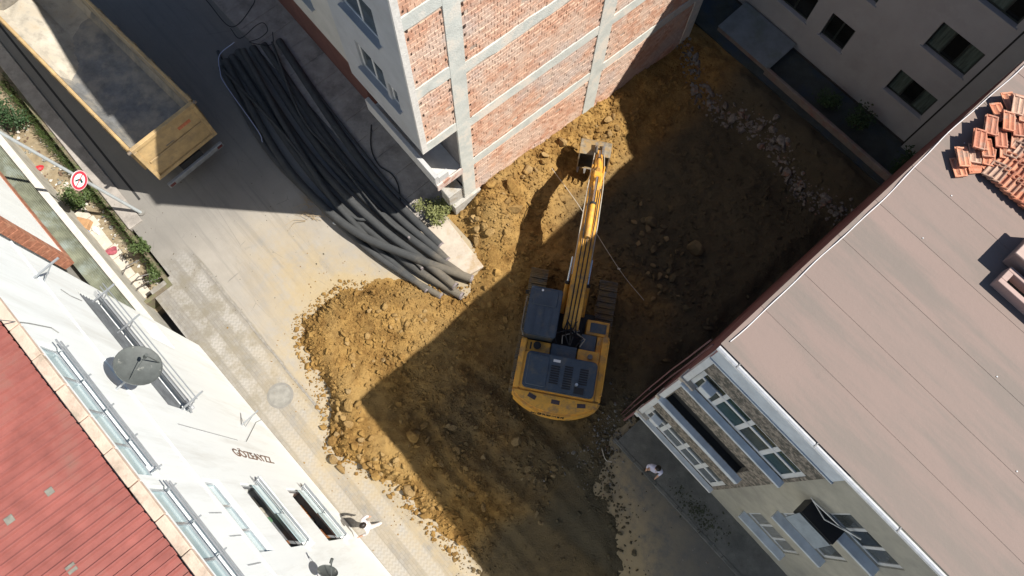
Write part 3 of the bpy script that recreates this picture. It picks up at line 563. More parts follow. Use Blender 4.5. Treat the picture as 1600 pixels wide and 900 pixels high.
for z0, z1 in SL:
    jag = z0 == 7.72
    segs = [(VC1[1], VC2[0]), (VC2[1], 16.7)]+([(V0+.17, VC1[0])] if z0 > 4 else [])
    for a0, a1 in segs:
        k = max(2, int((a1-a0)/.35)); b = MB(root); zz_ = [[(random.uniform(-.05, .05) if jag else random.uniform(-.012, .012)) for _ in range(k+1)] for _ in (0, 1)]
        for i in range(k):
            lift = .28 if a1 == VC1[0] else 0
            ya, yb = a0+(a1-a0)*i/k, a0+(a1-a0)*(i+1)/k; l0, l1 = zz_[0][i:i+2]; h0, h1 = zz_[1][i:i+2]; x0, x1 = BU-.05, BU+.012
            b.hexa([(x0, ya, z0+l0+lift), (x1, ya, z0+l0+lift), (x1, yb, z0+l1+lift), (x0, yb, z0+l1+lift), (x0, ya, z1+h0+lift), (x1, ya, z1+h0+lift), (x1, yb, z1+h1+lift), (x0, yb, z1+h1+lift)])
        bm_ = b.build('floor_beam', CONC, root); e_ = bmesh.new(); e_.from_mesh(bm_.data); bmesh.ops.remove_doubles(e_, verts=e_.verts, dist=.0005); e_.to_mesh(bm_.data); e_.free()
# brick infill: mortar bed, bricks one by one near the top, the rest of each bay as one mass
m, N, L, P = node_mat('hollow_brick'); nb = NB(N, L); g = N.new('ShaderNodeNewGeometry').outputs['Position']
gq = N.new('ShaderNodeVectorMath'); gq.operation = 'SNAP'; L.new(nb.mapping(g, rot=-FB.a), gq.inputs[0]); gq.inputs[1].default_value = (.5, .2, .145)
wn = N.new('ShaderNodeTexWhiteNoise'); L.new(gq.outputs[0], wn.inputs['Vector'])
c = nb.mix(wn.outputs['Value'], (.47, .245, .16), (.64, .41, .29)); c = nb.mix(nb.rng(nb.noise(g, 1.0, 6, .65), .40, .60, 0, .7), c, (.60, .47, .38)); c = nb.mix(nb.rng(nb.noise(g, .45, 4, .5), .52, .62, 0, .5), c, (.47, .42, .39))
c = nb.mix(nb.rng(nb.noise(g, 22, 5, .7), .58, .72, 0, .5), c, (.34, .17, .10)); L.new(c, P.inputs['Base Color']); P.inputs['Roughness'].default_value = .92; L.new(nb.bump(nb.noise(g, 45, 6, .7), .6, .012), P.inputs['Normal'])
BRICK = m; MORT = mat('mortar', (.50, .40, .32), .25, 6, .95, .6, 30, c2=(.33, .24, .19), c2scale=2.)
panels = []
for a0, a1, kind in ((V0+.17, VC1[0], 0), (VC1[1], VC2[0], 1), (VC2[1], 16.7, 2)):
    zl = [(5.72, 7.98), (8.45, 10.7), (11.18, HB)] if kind == 0 else [(-1.8, 2.48), (2.95, 4.98), (5.44, 7.7), (8.17, 10.43), (10.9, HB)]
    for z0, z1 in zl: panels.append((a0, a1, z0, z1))
PO = {}; cand = []
for pi, (a0, a1, z0, z1) in enumerate(panels):
    b = MB(root); b.box(BU-.06, BU-.022, a0, a1, z0, z1); PO[pi] = b.build('infill_panel', MORT, root)
    z = z0+.008; row = 0
    while z+.13 < z1+.03:
        y = a0+.006-(.1 if row % 2 else 0)
        while y < a1-.02:
            ya = max(y, a0+.006); yb = min(y+.19, a1-.006)
            if yb-ya > .05 and random.random() > .012: cand.append((pi, ya, yb, z, min(z+.132, z1-.004)))
            y += .2
        z += .145; row += 1
cand = [c_ for c_ in cand if c_[4]-c_[3] > .05]
def seen(c_): # large in the picture: high on the wall and inside the frame
    p = FB.W(BU, (c_[1]+c_[2])/2, (c_[3]+c_[4])/2); q_ = RC.T @ np.array([p.x, p.y, p.z-H]); py = 450-FPX*q_[1]/-q_[2]; px = 800+FPX*q_[0]/-q_[2]
    return (-c_[3] if py > 4 and 600 < px < 1080 and abs(c_[2]-c_[1]-.19) < .002 and c_[4]-c_[3] > .13 else 99)
cand.sort(key=seen); mb_ = MB(); mb_.box(-.05, 0, -.095, .095, -.066, .066); bk = None
for pi, ya, yb, za, zb in cand[:300]:
    l = (BU-.004+random.uniform(-.012, .006)+10, (ya+yb)/2-6, (za+zb)/2)
    if bk is None: bk = mb_.build('brick', BRICK, PO[pi], bevel=.006); bk.location = l
    else: share('brick', bk.data, l, (random.uniform(-.02, .02), random.uniform(-.03, .03), random.uniform(-.03, .03)), PO[pi])
b = MB(root)
for pi, ya, yb, za, zb in cand[300:]:
    e = BU-.004+random.uniform(-.012, .006); b.box(BU-.05, e, ya, yb, za, zb)
b.build('brickwork', BRICK, root)['kind'] = 'stuff'
# put-log holes beside the columns
for a in (VC1[0]-.06, VC1[1]+.06, VC2[0]-.05, VC2[1]+.05, V0+.26):
    z = 1.2 if a > 6 else 6.
    while z < 11.6:
        b = MB(root); s = random.uniform(.03, .055); b.box(BU-.05, BU+.006, a-s*.5, a+s*.5, z-s, z+s); b.build('wall_hole', mat('hole_dark', (.06, .035, .025), .3, 9, .95), root); z += random.uniform(.28, .62)
# balcony over the pavement
b = MB(root); b.box(-13.0, BU-.02, 4.85, 5.9, 2.5, 2.72); b.build('balcony_slab', mat('slab_pale', (.55, .54, .51), .12, 3, .9), root, bevel=.01)
b = MB(root); b.box(-13.0, BU-.03, 4.80, 4.95, 2.72, 3.35); b.box(BU-.16, BU-.03, 4.95, 5.35, 2.72, 3.2); b.build('balcony_parapet', mat('parapet_grey', (.46, .46, .455), .1, 2, .9), root, bevel=.01)
b = MB(root); b.box(BU-.03, BU+.02, 4.82, 5.88, 2.45, 2.85); b.build('balcony_edge', mat('patched_plaster', (.60, .50, .45), .2, 7, .9, c2=(.40, .2, .14), c2scale=2.4), root, bevel=.01)
b = MB(root); b.box(BU-.4, BU+.1, 5.3, 6.5, -.1, .55); b.box(BU-.5, BU-.05, 5.2, 5.85, .55, 1.3); b.build('plinth', mat('plinth_grey', (.40, .385, .35), .25, 4, .92, .5, 20, c2=(.30, .24, .16), c2scale=1.5), root, bevel=.02)

# ---- neighbour of the grey house up the street
root = thing('cream_neighbour_house', 'cream rendered house with a red-brown ground floor behind the pipes', 'house', FB, (-16, 6, 0))
CR = mat('cream_render', (.42, .41, .38), .1, 1.5, .9)
b = MB(root); wh = [(-15.4, -14.2, 6.8, 8.0), (-18.2, -16.8, 6.8, 8.0), (-15.4, -14.2, 9.5, 10.7), (-18.2, -16.8, 9.5, 10.7)]
wall_v(b, V0+.06, -26, -12.79, 5.6, HB+.05, wh, .15, face=-1); b.quad((-26, V0+.06, 5.6), (-12.79, V0+.06, 5.6), (-12.79, 6.2, 5.6), (-26, 6.2, 5.6)); b.build('wall', CR, root)
b = MB(root); b.box(-26, -12.8, V0+.24, 16, 5.62, HB); b.build('core', mat('core_concrete', (.3, .29, .28)), root)
b = MB(root); b.box(-26, -14.6, 5.55, 16, -.1, 5.59); b.build('ground_floor', mat('red_brown_render', (.17, .075, .06), .2, 2, .9), root)
b = MB(root); b.box(-26.2, -13.02, V0-.16, 16.2, HB+.06, HB+.2); b.build('roof_slab', CONC, root)
for g in wh: window(root, V0+.06, *g, 2, FRAMEW, GLASS, face=-1, depth=.1, sill=.06, sillm=CR)
BLK0 = mat('bracket_dark', (.15, .15, .15), .2, 6, .6)
# ---- the house with the flat brown roof
root = thing('flat_roofed_house', 'house with a flat pinkish-brown sheet roof and pebble-dashed bay beside the dig', 'house', FR, (6, 6, 0))
VW = 5.47; VB = 4.87; RZ = 11.5; UR = .42; UE = 15.0
PEB = mat('pebble_dash', (.23, .20, .165), .7, 11, .95, .8, 30, c2=(.09, .085, .07), c2scale=7, c2lo=.48, c2hi=.56)
BEI = mat('beige_render', (.40, .385, .325), .14, 2., .9, .4, 40, c2=(.32, .31, .27), c2scale=.7)
LB = mat('pale_trim', (.55, .57, .58), .1, 4, .7); BLUET = mat('blue_grey_trim', (.54, .59, .63), .15, 3, .55)
bay = (.5, 3.5)
b3 = (.64, 3.42, 8.5, 9.8); lo_ = (.66, 3.08, 6.2, 7.18); b1_ = (.62, 3.40, 3.25, 4.65)
b = MB(root); wall_v(b, VB, bay[0], bay[1], 2.5, 10.75, [b3, lo_, b1_], .2, face=-1); b.quad((bay[1], VB, 2.5), (bay[1], VW, 2.5), (bay[1], VW, 10.75), (bay[1], VB, 10.75)); b.quad((bay[0], VB, 2.5), (bay[1], VB, 2.5), (bay[1], VW, 2.5), (bay[0], VW, 2.5)); b.build('bay_wall', PEB, root)
b = MB(root); b.box(bay[0], bay[1]+.05, VB-.05, VW, 10.752, 11.36); b.build('frieze', BLUET, root, bevel=.01)
b = MB(root); b.box(bay[0], bay[1]+.08, VB-.075, VB-.03, 10.70, 10.75); b.build('frieze_trim', LB, root)
b = MB(root); b.box(bay[0]+.02, bay[1]-.02, VB+.19, VW-.02, 2.52, 10.7); b.build('bay_core', DARK, root); b = MB(root); b.box(lo_[0]+.004, lo_[1]-.004, VB+.012, VB+.188, lo_[2]+.003, lo_[2]+.02); b.build('loggia_floor', DARK, root)  # loggia floor is near-black: the deep shade inside is put into its colour
window(root, VB, *b3, 4, LB, [GGLASS, mat('olive_glass', (.05, .055, .035), .5, 3, .15), GLASS], face=-1, depth=.06, bar=.11, transom=9.35, sill=.10, sillm=BLUET, sillout=.16)
window(root, VB, *b1_, 4, LB, mat('dim_glass', (.07, .08, .08), .3, 2, .15, spec=.5), face=-1, depth=.06, bar=.13, transom=4.1, sill=.13, sillm=LB, sillout=.14)
b = MB(root); b.box(lo_[0]-.1, lo_[1]+.2, VB-.17, VB+.02, 5.98, 6.19); b.build('loggia_ledge', BLUET, root, bevel=.015)
b = MB(root); b.box(bay[0]-.02, bay[0]+.13, VB-.04, VB+.3, 2.5, 10.7); b.build('corner_pilaster', LB, root, bevel=.01)
for z in (3.1, 5.9, 8.4): c = MB(root); c.box(bay[0]-.06, bay[0]+.35, VB-.09, VB+.2, z, z+.2); c.build('corner_block', mat('block_beige', (.45, .40, .34), .15, 5, .85), root, bevel=.01)
for z in (4.3, 9.45): c = MB(root); c.obox((.98, VB-.12, z), (.3, .2, .28)); c.build('wall_box', mat('box_white', (.6, .64, .66), .08, 4, .5), root, bevel=.015)
# recessed plain part
rows = [(7.25, 8.4), (4.5, 5.85), (1.75, 2.95)]; cols = [(4.85, 6.35), (8.6, 10.1), (12, 13.5)]
hl = [(a, c, z0, z1) for a, c in cols for z0, z1 in rows]
b = MB(root); wall_v(b, VW, bay[1], UE, -.1, RZ-.15, hl, .2, face=-1); b.quad((bay[0], VW, -.1), (bay[1], VW, -.1), (bay[1], VW, 2.5), (bay[0], VW, 2.5)); b.quad((UE, VW, 0), (UE, 19.4, 0), (UE, 19.4, RZ-.15), (UE, VW, RZ-.15)); b.build('wall', BEI, root)
b = MB(root); b.box(UR+.16, UE-.1, VW+.19, 19.3, -1, RZ-.16); b.build('core', DARK, root)
for h_ in hl: window(root, VW, *h_, 3, LB, [mat('room_glass', (.085, .095, .095), .35, 2, .15, spec=.5), mat('net_curtain', (.20, .20, .185), .3, 6, .3, stretch=(3, 3, .3)), GLASS], face=-1, depth=.08, bar=.08, sill=.12, sillm=BLUET, sillout=.24)
b = MB(root); b.quad((UR+.14, VW, -1.8), (UR+.14, 19.4, -1.8), (UR+.14, 19.4, RZ-.1), (UR+.14, VW, RZ-.1)); b.build('side_wall', mat('maroon_render', (.14, .055, .055), .3, 2, .9, c2=(.2, .12, .11), c2scale=1.3), root)
b = MB(root); b.box(UR+.02, UR+.1, VB+.05, 19.5, RZ-.30, RZ-.012); b.build('fascia', mat('maroon_fascia', (.22, .085, .09), .2, 4, .7), root)
b = MB(root); b.box(UR+.1, UE, VB-.02+.1, VB+.16, RZ-.2, RZ-.012); b.box(UR+.1, UE, VB+.16, 19.5, RZ-.14, RZ-.02); b.build('roof_deck', mat('deck_brown', (.06, .04, .035), .2, 3, .9), root)
# roof of long sheets, each lapped over the next
m, N, L, P = node_mat('brown_roof_sheet'); nb = NB(N, L); tc = N.new('ShaderNodeNewGeometry').outputs['Position']; r_ = nb.mapping(tc, rot=-FR.a)
c = nb.mix(nb.noise(r_, .35, 6, .6), (.193, .143, .123), (.238, .172, .147)); c = nb.mix(nb.rng(nb.noise(nb.mapping(r_, (.25, 1.6, 1)), .9, 7, .7), .42, .66, 0, .9), c, (.162, .135, .116)); c = nb.mix(nb.rng(nb.noise(r_, 2.4, 8, .75), .58, .75, 0, .35), c, (.145, .11, .095)); c = nb.mix(nb.rng(nb.noise(r_, 30, 2), .74, .78, 0, .5), c, (.33, .27, .24))
oi = N.new('ShaderNodeObjectInfo').outputs['Random']; c = nb.mix(nb.math('MULTIPLY', oi, .25), c, (.175, .142, .122))
L.new(c, P.inputs['Base Color']); P.inputs['Roughness'].default_value = .8; L.new(nb.bump(nb.noise(r_, 5, 7, .7), .3, .02), P.inputs['Normal']); RSH = m
seam = [VB+.03, 5.98, 7.05, 8.13, 9.23, 10.35, 11.46, 12.57, 13.68, 14.8, 15.9, 17, 18.2, 19.5]
for i in range(len(seam)-1):
    b = MB(root); a0, a1 = seam[i]-.03, seam[i+1]; z = RZ
    b.hexa([(UR, a0, z), (UE, a0, z), (UE, a1, z-.012), (UR, a1, z-.012), (UR, a0, z+.009), (UE, a0, z+.009), (UE, a1, z+.003), (UR, a1, z+.003)]); b.build('roof_sheet', RSH, root)
    if i: 
        for k in range(2): c = MB(root); uu = UR+random.uniform(.3, 9); c.box(uu, uu+.022, a0+.05, a0+.072, z+.015, z+.022); c.build('roof_fixing', LB, root)
g = MB(root); g.tube([(UR+.02, VB-.06, RZ-.06), (UE, VB-.06, RZ-.06)], .055, 8); g.build('gutter', mat('gutter_metal', (.62, .63, .64), .15, 8, .35, metal=.5), root, smooth=True)
for k in range(8): c = MB(root); uu = .9+1.85*k; c.box(uu, uu+.02, VB-.11, VB+.0, RZ-.01, RZ+.005); c.build('gutter_bracket', BLK0, root)
g = MB(root); g.tube([(UR+.06, VB+.02, RZ-.1), (UR+.1, VB-.0, RZ-.5), (UR+.06, VB+.1, .2)], .04, 8); g.build('downpipe', mat('pipe_maroon', (.24, .12, .12), .2, 4, .6), root, smooth=True)
# roof outlets and hatches at the picture's right edge
HB_ = mat('hatch_brown', (.30, .21, .18), .15, 3, .8)
u, v = FR.G(1584, 396, RZ+.45); 
t = thing('chimney_block', 'square pinkish chimney block on the flat roof at the picture edge', 'chimney', FR, (u+.55, v+.35, RZ+.01)); b = MB(t); b.box(u+.05, u+1.2, v+.05, v+.8, RZ+.01, RZ+.45); b.build('block', HB_, t, bevel=.01); b = MB(t); b.box(u, u+1.25, v, v+.85, RZ+.452, RZ+.5); b.build('cap', mat('cap_pink', (.40, .30, .26), .12, 4, .8), t, bevel=.01)
u, v = FR.G(1556, 440, RZ+.2); v += .9-.16; 
t = thing('roof_hatch', 'open square roof hatch with pinkish rim and dark inside, beside the chimney block', 'roof hatch', FR, (u+.7, v-.2, RZ+.01)); b = MB(t)
for x0, x1, y0, y1 in ((u, u+1.5, v-.74, v-.64), (u, u+1.5, v-.42, v-.32), (u, u+.12, v-.64, v-.42), (u+1.38, u+1.5, v-.64, v-.42)): b.box(x0, x1, y0, y1, RZ+.01, RZ+.26)
b.build('rim', mat('rim_pink', (.38, .27, .24), .12, 4, .8), t, bevel=.008); b = MB(t); b.box(u+.12, u+1.38, v-.64, v-.42, RZ+.012, RZ+.04); b.build('opening', mat('hatch_green', (.035, .04, .03), .3, 4, .6), t)
# cable along the roof edge
b = MB(); pts = []
for k in range(60): v = VB+.15+k*.195; pts.append((UR+.07+.035*math.sin(k*.13)+.02*math.sin(k*.31+1)+.006*math.sin(k*.9), v, RZ+.03+.015*math.sin(k*1.3)))
b.tube(pts, .010, 6); solo('roof_edge_cable', b, mat('cable_white', (.62, .60, .60), .1, 8, .5), FR, (UR, 9, RZ), 'thin white cable snaking along the edge of the flat roof', 'cable', smooth=True)
# metal hood over a dark opening on the plain wall
u, z = FR.ZV(1292, 812, VW-.1); t = thing('window_hood', 'blue-grey sheet hood over a black opening on the beige wall', 'hood', FR, (u, VW, z-.6)); b = MB(t)
b.box(u-.5, u+.42, VW-.42, VW-.003, z-.45, z+.05); b.build('opening_box', mat('hood_black', (.012, .013, .016), .2, 5, .5), t); b = MB(t); b.hexa([(u-.5, VW-.58, z-.62), (u+.42, VW-.58, z-.62), (u+.42, VW-.43, z-.05), (u-.5, VW-.43, z-.05)]+[(u-.5, VW-.60, z-.61), (u+.42, VW-.60, z-.61), (u+.42, VW-.45, z-.03), (u-.5, VW-.45, z-.03)]); b.build('hood_sheet', mat('hood_blue_grey', (.26, .31, .35), .2, 4, .5), t)
b = MB(t); b.tube([(u-.55, VW-.1, z+.25), (u-.2, VW-.12, z+.38), (u+.2, VW-.08, z+.3), (u+.6, VW-.02, z+.55)], .025, 6); b.tube([(u-.6, VW-.05, z+.15), (u-.1, VW-.2, z+.2), (u+.5, VW-.03, z+.42)], .016, 6); b.build('pipework', ALU, t, smooth=True)
# hanging wires down the bay corner
for k, (du, lab) in enumerate([(0, 'dark wire sagging down the bay corner nearest the digger, outer of two'), (.06, 'dark wire sagging down the bay corner nearest the digger, inner of two')]):
    b = MB(); b.tube([(UR-.06-du*1.5-.03*math.sin(i/14*math.pi)*(1+k), VB+.15+.05*math.sin(i*1.7+k), 10.8-i*.75) for i in range(15)], .016, 5); solo('hanging_wire', b, mat('wire_maroon', (.11, .05, .055), .2, 5, .7), FR, (UR, VB, 0), lab, 'wire', smooth=True)

# ---- clay tiles stacked on the roof corner
CLAYC = [(.50, .20, .115), (.56, .25, .15), (.43, .175, .11), (.46, .30, .22)]
def tile_mesh(i):
    b = MB(); n = 13; L_ = .41; W_ = .245; xs = np.linspace(-W_/2, W_/2, n); pr = [(.035 if k in (0, 1) else .028 if k in (11, 12) else .034 if k in (6,) else .012+.010*math.cos(k*1.1)) for k in range(n)]
    for k in range(n-1):
        a, c = xs[k], xs[k+1]; z0, z1 = pr[k], pr[k+1]
        b.hexa([(a, -L_/2, z0-.016), (c, -L_/2, z1-.016), (c, L_/2, z1-.016), (a, L_/2, z0-.016), (a, -L_/2, z0), (c, -L_/2, z1), (c, L_/2, z1), (a, L_/2, z0)])
    b.box(-W_/2+.02, W_/2-.02, -L_/2, -L_/2+.025, -.012, .04); b.box(-W_/2+.03, W_/2-.03, L_/2-.03, L_/2, .0, .036)
    o = b.build('roof_tile', mat('clay_%d' % i, CLAYC[i], .22, 9, .85, .4, 40, c2=(.36, .24, .18), c2scale=4), None); me = o.data; bpy.data.objects.remove(o); return me
TM = [tile_mesh(i) for i in range(4)]
def tile(px, py, dz, yaw, label, group=None, pitch=0., roll=0., uvp=None):
    u, v = uvp if uvp else FR.G(px, py, RZ+dz); o = share('roof_tile', TM[random.randrange(4)], FR.W(u, v, RZ+dz), (pitch, roll, FR.a+yaw)); return tag(o, label, 'roof tile', group)
R9 = math.pi/2
for px, py, dz, yaw, pi_, ro, lab in [(1504, 246, .16, R9*.55, .1, .25, 'orange tile leaning at the outermost end of the tile stack'), (1497, 262, .05, R9*.6, .0, -.15, 'tile fallen flat under the leaning outermost one, in its shadow'), (1530, 218, .30, R9*.38, .2, .2, 'pale grey tile lying face up on the stack nearest the roof edge'), (1548, 196, .30, R9*.38, .2, .15, 'second pale tile face up beside the roof-edge cable'), (1575, 190, .3, R9*.42, .15, .2, 'orange tile face up behind the two pale ones'), (1590, 165, .32, R9*.36, .2, .1, 'orange tile face up farthest along the roof edge cable'), (1527, 262, .05, -R9*.4, 0, .1, 'short broken tile lying before the stacked rows')]:
    tile(px, py, dz, yaw, lab, None, pi_*.5, ro*.5)
    for q in range(int(dz/.055)): tile(px+random.uniform(-2, 2), py+random.uniform(-2, 2), dz-.055*(q+1), yaw+random.uniform(-.15, .15), 'clay tile lying under another in the loose piles on the roof corner', 'tiles under the loose piles')
for px, py, dz, yaw in [(1522, 240, .1, .4), (1540, 232, .16, .5), (1545, 246, .10, .35), (1562, 216, .2, .55), (1570, 234, .14, .45), (1590, 200, .22, .5), (1590, 222, .18, .4), (1536, 250, .04, .9), (1515, 254, .03, .2), (1560, 176, .2, .6), (1600, 180, .24, .4), (1577, 160, .2, .7)]:
    for q in range(max(1, int(dz/.055))): tile(px+random.uniform(-2, 2), py+random.uniform(-2, 2), dz-.055*q, R9*yaw+random.uniform(-.15, .15), 'clay tile in the jumbled piles between the rows and the roof edge', 'tiles in the jumbled piles', random.uniform(-.06, .06), random.uniform(-.08, .08))
ua, va = FR.G(1552, 268, RZ+.1)
for r_i in range(5):
    for k in range(16):
        u = ua+.105*k+random.uniform(-.012, .012); v = va+.30*r_i+.02*random.random()+.015*k*0
        tile(0, 0, 0, 0, 'orange clay tile in the close-stacked rows on the flat roof', 'tiles in the stacked rows', uvp=(u, v)).location.z = RZ+.13+.035*r_i+.01*random.random()
        o = bpy.context.scene.collection.objects[-1]; o.rotation_euler = (random.uniform(-.05, .05)+.12, -.52+random.uniform(-.06, .06), FR.a+random.uniform(-.05, .05))

# ---- dim grey block at the back
root = thing('dim_grey_block', 'shaded grey apartment block with dark curtained windows behind the pit', 'house', F0, (-4, 20.3, 0))
SG = mat('shaded_grey_render', (.33, .345, .36), .07, 1.2, .9, .2, 40, c2=(.29, .30, .31), c2scale=.5)
VT = 20.3; tw = [(-4.92, -3.87, 1.48, 2.68, 2), (-7.0, -5.62, 1.48, 2.68, 2), (-1.79, -.15, 4.0, 5.2, 3), (-1.79, -.15, 1.5, 2.66, 3), (-1.79, -.15, 6.55, 7.75, 3), (-4.92, -3.87, 4.05, 5.2, 2), (-7.0, -5.62, 4.05, 5.2, 2), (-10.5, -9.1, 1.48, 2.68, 2), (-4.92, -3.87, 6.6, 7.8, 2)]
b = MB(root); wall_v(b, VT, -16, .1, -.1, 12.7, [t_[:4] for t_ in tw], .22, face=-1); b.build('wall', SG, root)
b = MB(root); b.box(-16, .08, VT+.2, 30, -.1, 12.68); b.build('core', DARK, root)
for t_ in tw: window(root, VT, *t_[:4], t_[4], mat('dark_green_frame', (.025, .035, .032), .2, 5, .5), [mat('curtain_green', (.035, .06, .052), .5, 4, .25, stretch=(3, 3, .3), spec=.5), mat('curtain_pale', (.075, .105, .095), .4, 5, .25, stretch=(3, 3, .3), spec=.5), mat('room_black', (.008, .010, .010), .3, 3, .15, spec=.5)], face=-1, depth=.16, bar=.06, sill=.05, sillm=SG, sillout=.06)
b = MB(root); b.box(-16, .1, VT-.02, VT+.02, -.1, .1); b.build('base_course', mat('base_dark', (.04, .04, .04), .2, 4, .9), root)
root = thing('plain_grey_annex', 'plain windowless grey wall of the annex beside the curtained block', 'house', F0, (3, 20.1, 0)); b = MB(root); b.box(.16, 14, 20.12, 28, -.1, 12.6); b.build('wall', mat('annex_grey', (.29, .305, .31), .08, 1.2, .9), root); b = MB(root); b.box(.1, .16, 20.2, 20.32, 0, 10); b.build('downpipe', DARK, root)
# low courtyard wall
b = MB(); b.box(-5.5, 4, 18.55, 18.69, -.4, .34); solo('courtyard_wall', b, mat('yard_wall', (.17, .155, .14), .25, 2, .9, c2=(.2, .10, .085), c2scale=.8), F0, (-1, 18.6, 0), 'low dim wall between the pit and the grey block courtyard', 'wall', bevel=.02)
t = thing('yard_cover', 'blue-grey sheet metal cover against the grey block', 'cover', F0, (-6.8, 19.5, 0)); CVM = mat('cover_metal', (.16, .19, .21), .2, 2, .45, c2=(.12, .15, .135), c2scale=.9)
for i in range(5): b = MB(t); x = -8.12+i*.535; b.hexa([(x, 18.66, .22), (x+.55, 18.66, .225), (x+.55, 20.22, .40), (x, 20.22, .395), (x, 18.66, .235), (x+.55, 18.66, .24), (x+.55, 20.22, .415), (x, 20.22, .41)]); b.build('sheet', CVM, t)
b = MB(t); b.box(-8.1, -5.5, 18.68, 18.74, -.4, .21); b.build('kerb', mat('yard_wall', (.2, .17, .15)), t)
# ------------------------------------------------------------------ excavator (x to its right, y forward)
YEL = mat('digger_yellow', (.66, .335, .045), .15, 3, .5, .1, 20, c2=(.28, .175, .08), c2scale=3.2, c2lo=.48, c2hi=.68, spec=.5)
HOOD = mat('digger_hood', (.045, .062, .085), .2, 3, .42, c2=(.13, .115, .085), c2scale=2.5, c2lo=.52, c2hi=.75, spec=.5)
STEEL = mat('worn_steel', (.17, .16, .15), .3, 8, .55, .3, 30, metal=.3, c2=(.2, .13, .07), c2scale=3); BLK = mat('machine_black', (.02, .02, .022), .3, 6, .6)
TRK = mat('track_dusty', (.135, .125, .105), .3, 9, .85, .4, 30, c2=(.22, .155, .075), c2scale=2.2, c2lo=.42, c2hi=.55)
ex = thing('excavator', 'yellow crawler excavator with dark hood reaching its arm toward the brick wall', 'excavator', None, (2.05, 5.5, .10), yaw=math.radians(-11))
def track(cx):
    st_ = []; r = .43; y0, y1 = -1.95+r, 2.3-r
    for k in range(9): a = math.pi/2+math.pi*k/8; st_.append((y0+r*math.cos(a), .47+r*math.sin(a)))
    for k in range(9): a = -math.pi/2+math.pi*k/8; st_.append((y1+r*math.cos(a), .47+r*math.sin(a)))
    b = MB(); b.prismx([(y, z) for y, z in st_], cx-.21, cx+.21); t = b.build('track', BLK, ex)
    per = [(np.array(st_[i]), np.array(st_[(i+1) % 18])) for i in range(18)]; L_ = [np.linalg.norm(q_-p) for p, q_ in per]; tot = sum(L_); n = 46; s0 = None
    for i in range(n):
        d = tot*i/n; k = 0
        while d > L_[k]: d -= L_[k]; k += 1
        p, q_ = per[k]; dr = (q_-p)/L_[k]; c = p+dr*d; nr = np.array([dr[1], -dr[0]]); c = c+nr*.03
        ang = math.atan2(dr[1], dr[0])
        if track.me is None:
            mb_ = MB(); mb_.box(-.3, .3, -.088, .088, -.018, .018)
            for yy in (-.07, 0., .07): mb_.box(-.3, .3, yy-.008, yy+.008, .018, .045) if False else mb_.box(-.3, .3, yy-.008, yy+.008, -.048, -.018)
            o = mb_.build('track_shoe', TRK, t); track.me = o.data; o.location = (cx, c[0], c[1]); o.rotation_euler = (ang, 0, 0)
        else: share('track_shoe', track.me, (cx, c[0], c[1]), (ang, 0, 0), t)
    for yy in np.linspace(y0+.1, y1-.1, 6): w_ = MB(); w_.cyl((cx-.26, yy, .2), (cx+.26, yy, .2), .14, n=12); w_.build('roller', STEEL, t, smooth=True)
    return t
track.me = None; BX_ = .1
track(-1.2); track(1.2)
b = MB(); b.box(-1.0, 1.0, -.7, 1.0, .38, .78); b.cyl((0, 0, .78), (0, 0, 1.0), .62, n=24); b.build('undercarriage', BLK, ex)
b = MB(); b.box(-1.3, 1.34, -2.05, .05, 1.0, 1.18); b.box(-.3, .55, .05, 1.0, 1.0, 1.16); b.box(.6, 1.34, .05, .55, 1.0, 1.18); b.build('deck', BLK, ex, bevel=.01)
# engine bay walls and hood
b = MB(); b.box(-1.36, -1.17, -2.1, -.5, 1.18, 2.12); b.box(1.17, 1.38, -2.1, .02, 1.18, 2.02); b.box(-1.17, 1.17, -2.1, -.9, 1.18, 2.1); b.build('engine_housing', YEL, ex, bevel=.03, seg=2)
def rbox(b, x0, x1, y0, y1, z0, z1, r=.12):
    pl = []
    for cx, cy, a0 in ((x1-r, y0+r, -90), (x1-r, y1-r, 0), (x0+r, y1-r, 90), (x0+r, y0+r, 180)):
        for k in range(5): a = math.radians(a0+22.5*k); pl.append((cx+r*math.cos(a), cy+r*math.sin(a)))
    b.prism(pl, z0, z1)
b = MB(); rbox(b, -1.10, 1.12, -2.06, -.92, 2.09, 2.28, .14); hd = b.build('engine_hood', HOOD, ex, bevel=.035, seg=2, smooth=True)
b = MB(); rbox(b, -1.02, -.38, -1.98, -1.0, 2.279, 2.31, .08); b.build('hood_panel', HOOD, hd, bevel=.012)
for x0, x1, y0, y1 in ((-.30, -.02, -1.82, -1.22), (.12, .38, -1.92, -1.12), (.60, .86, -1.70, -1.12)):
    b = MB(); k = int((y1-y0)/.075)
    for i in range(k): b.box(x0, x1, y0+.075*i, y0+.075*i+.04, 2.281, 2.297)
    b.build('grille', BLK, hd)
b = MB(); b.box(.5, .8, -2.0, -1.8, 2.281, 2.31); b.build('exhaust_well', BLK, hd); b = MB(); b.cyl((.55, -1.74, 2.28), (.55, -1.74, 2.44), .045); b.build('exhaust_pipe', mat('bare_metal', (.6, .6, .58), .1, 8, .3, metal=.8), hd, smooth=True)
b = MB(); b.box(-.26, -.04, -1.14, -1.06, 2.281, 2.29); b.build('sticker', mat('sticker_white', (.7, .7, .7), .05), hd)
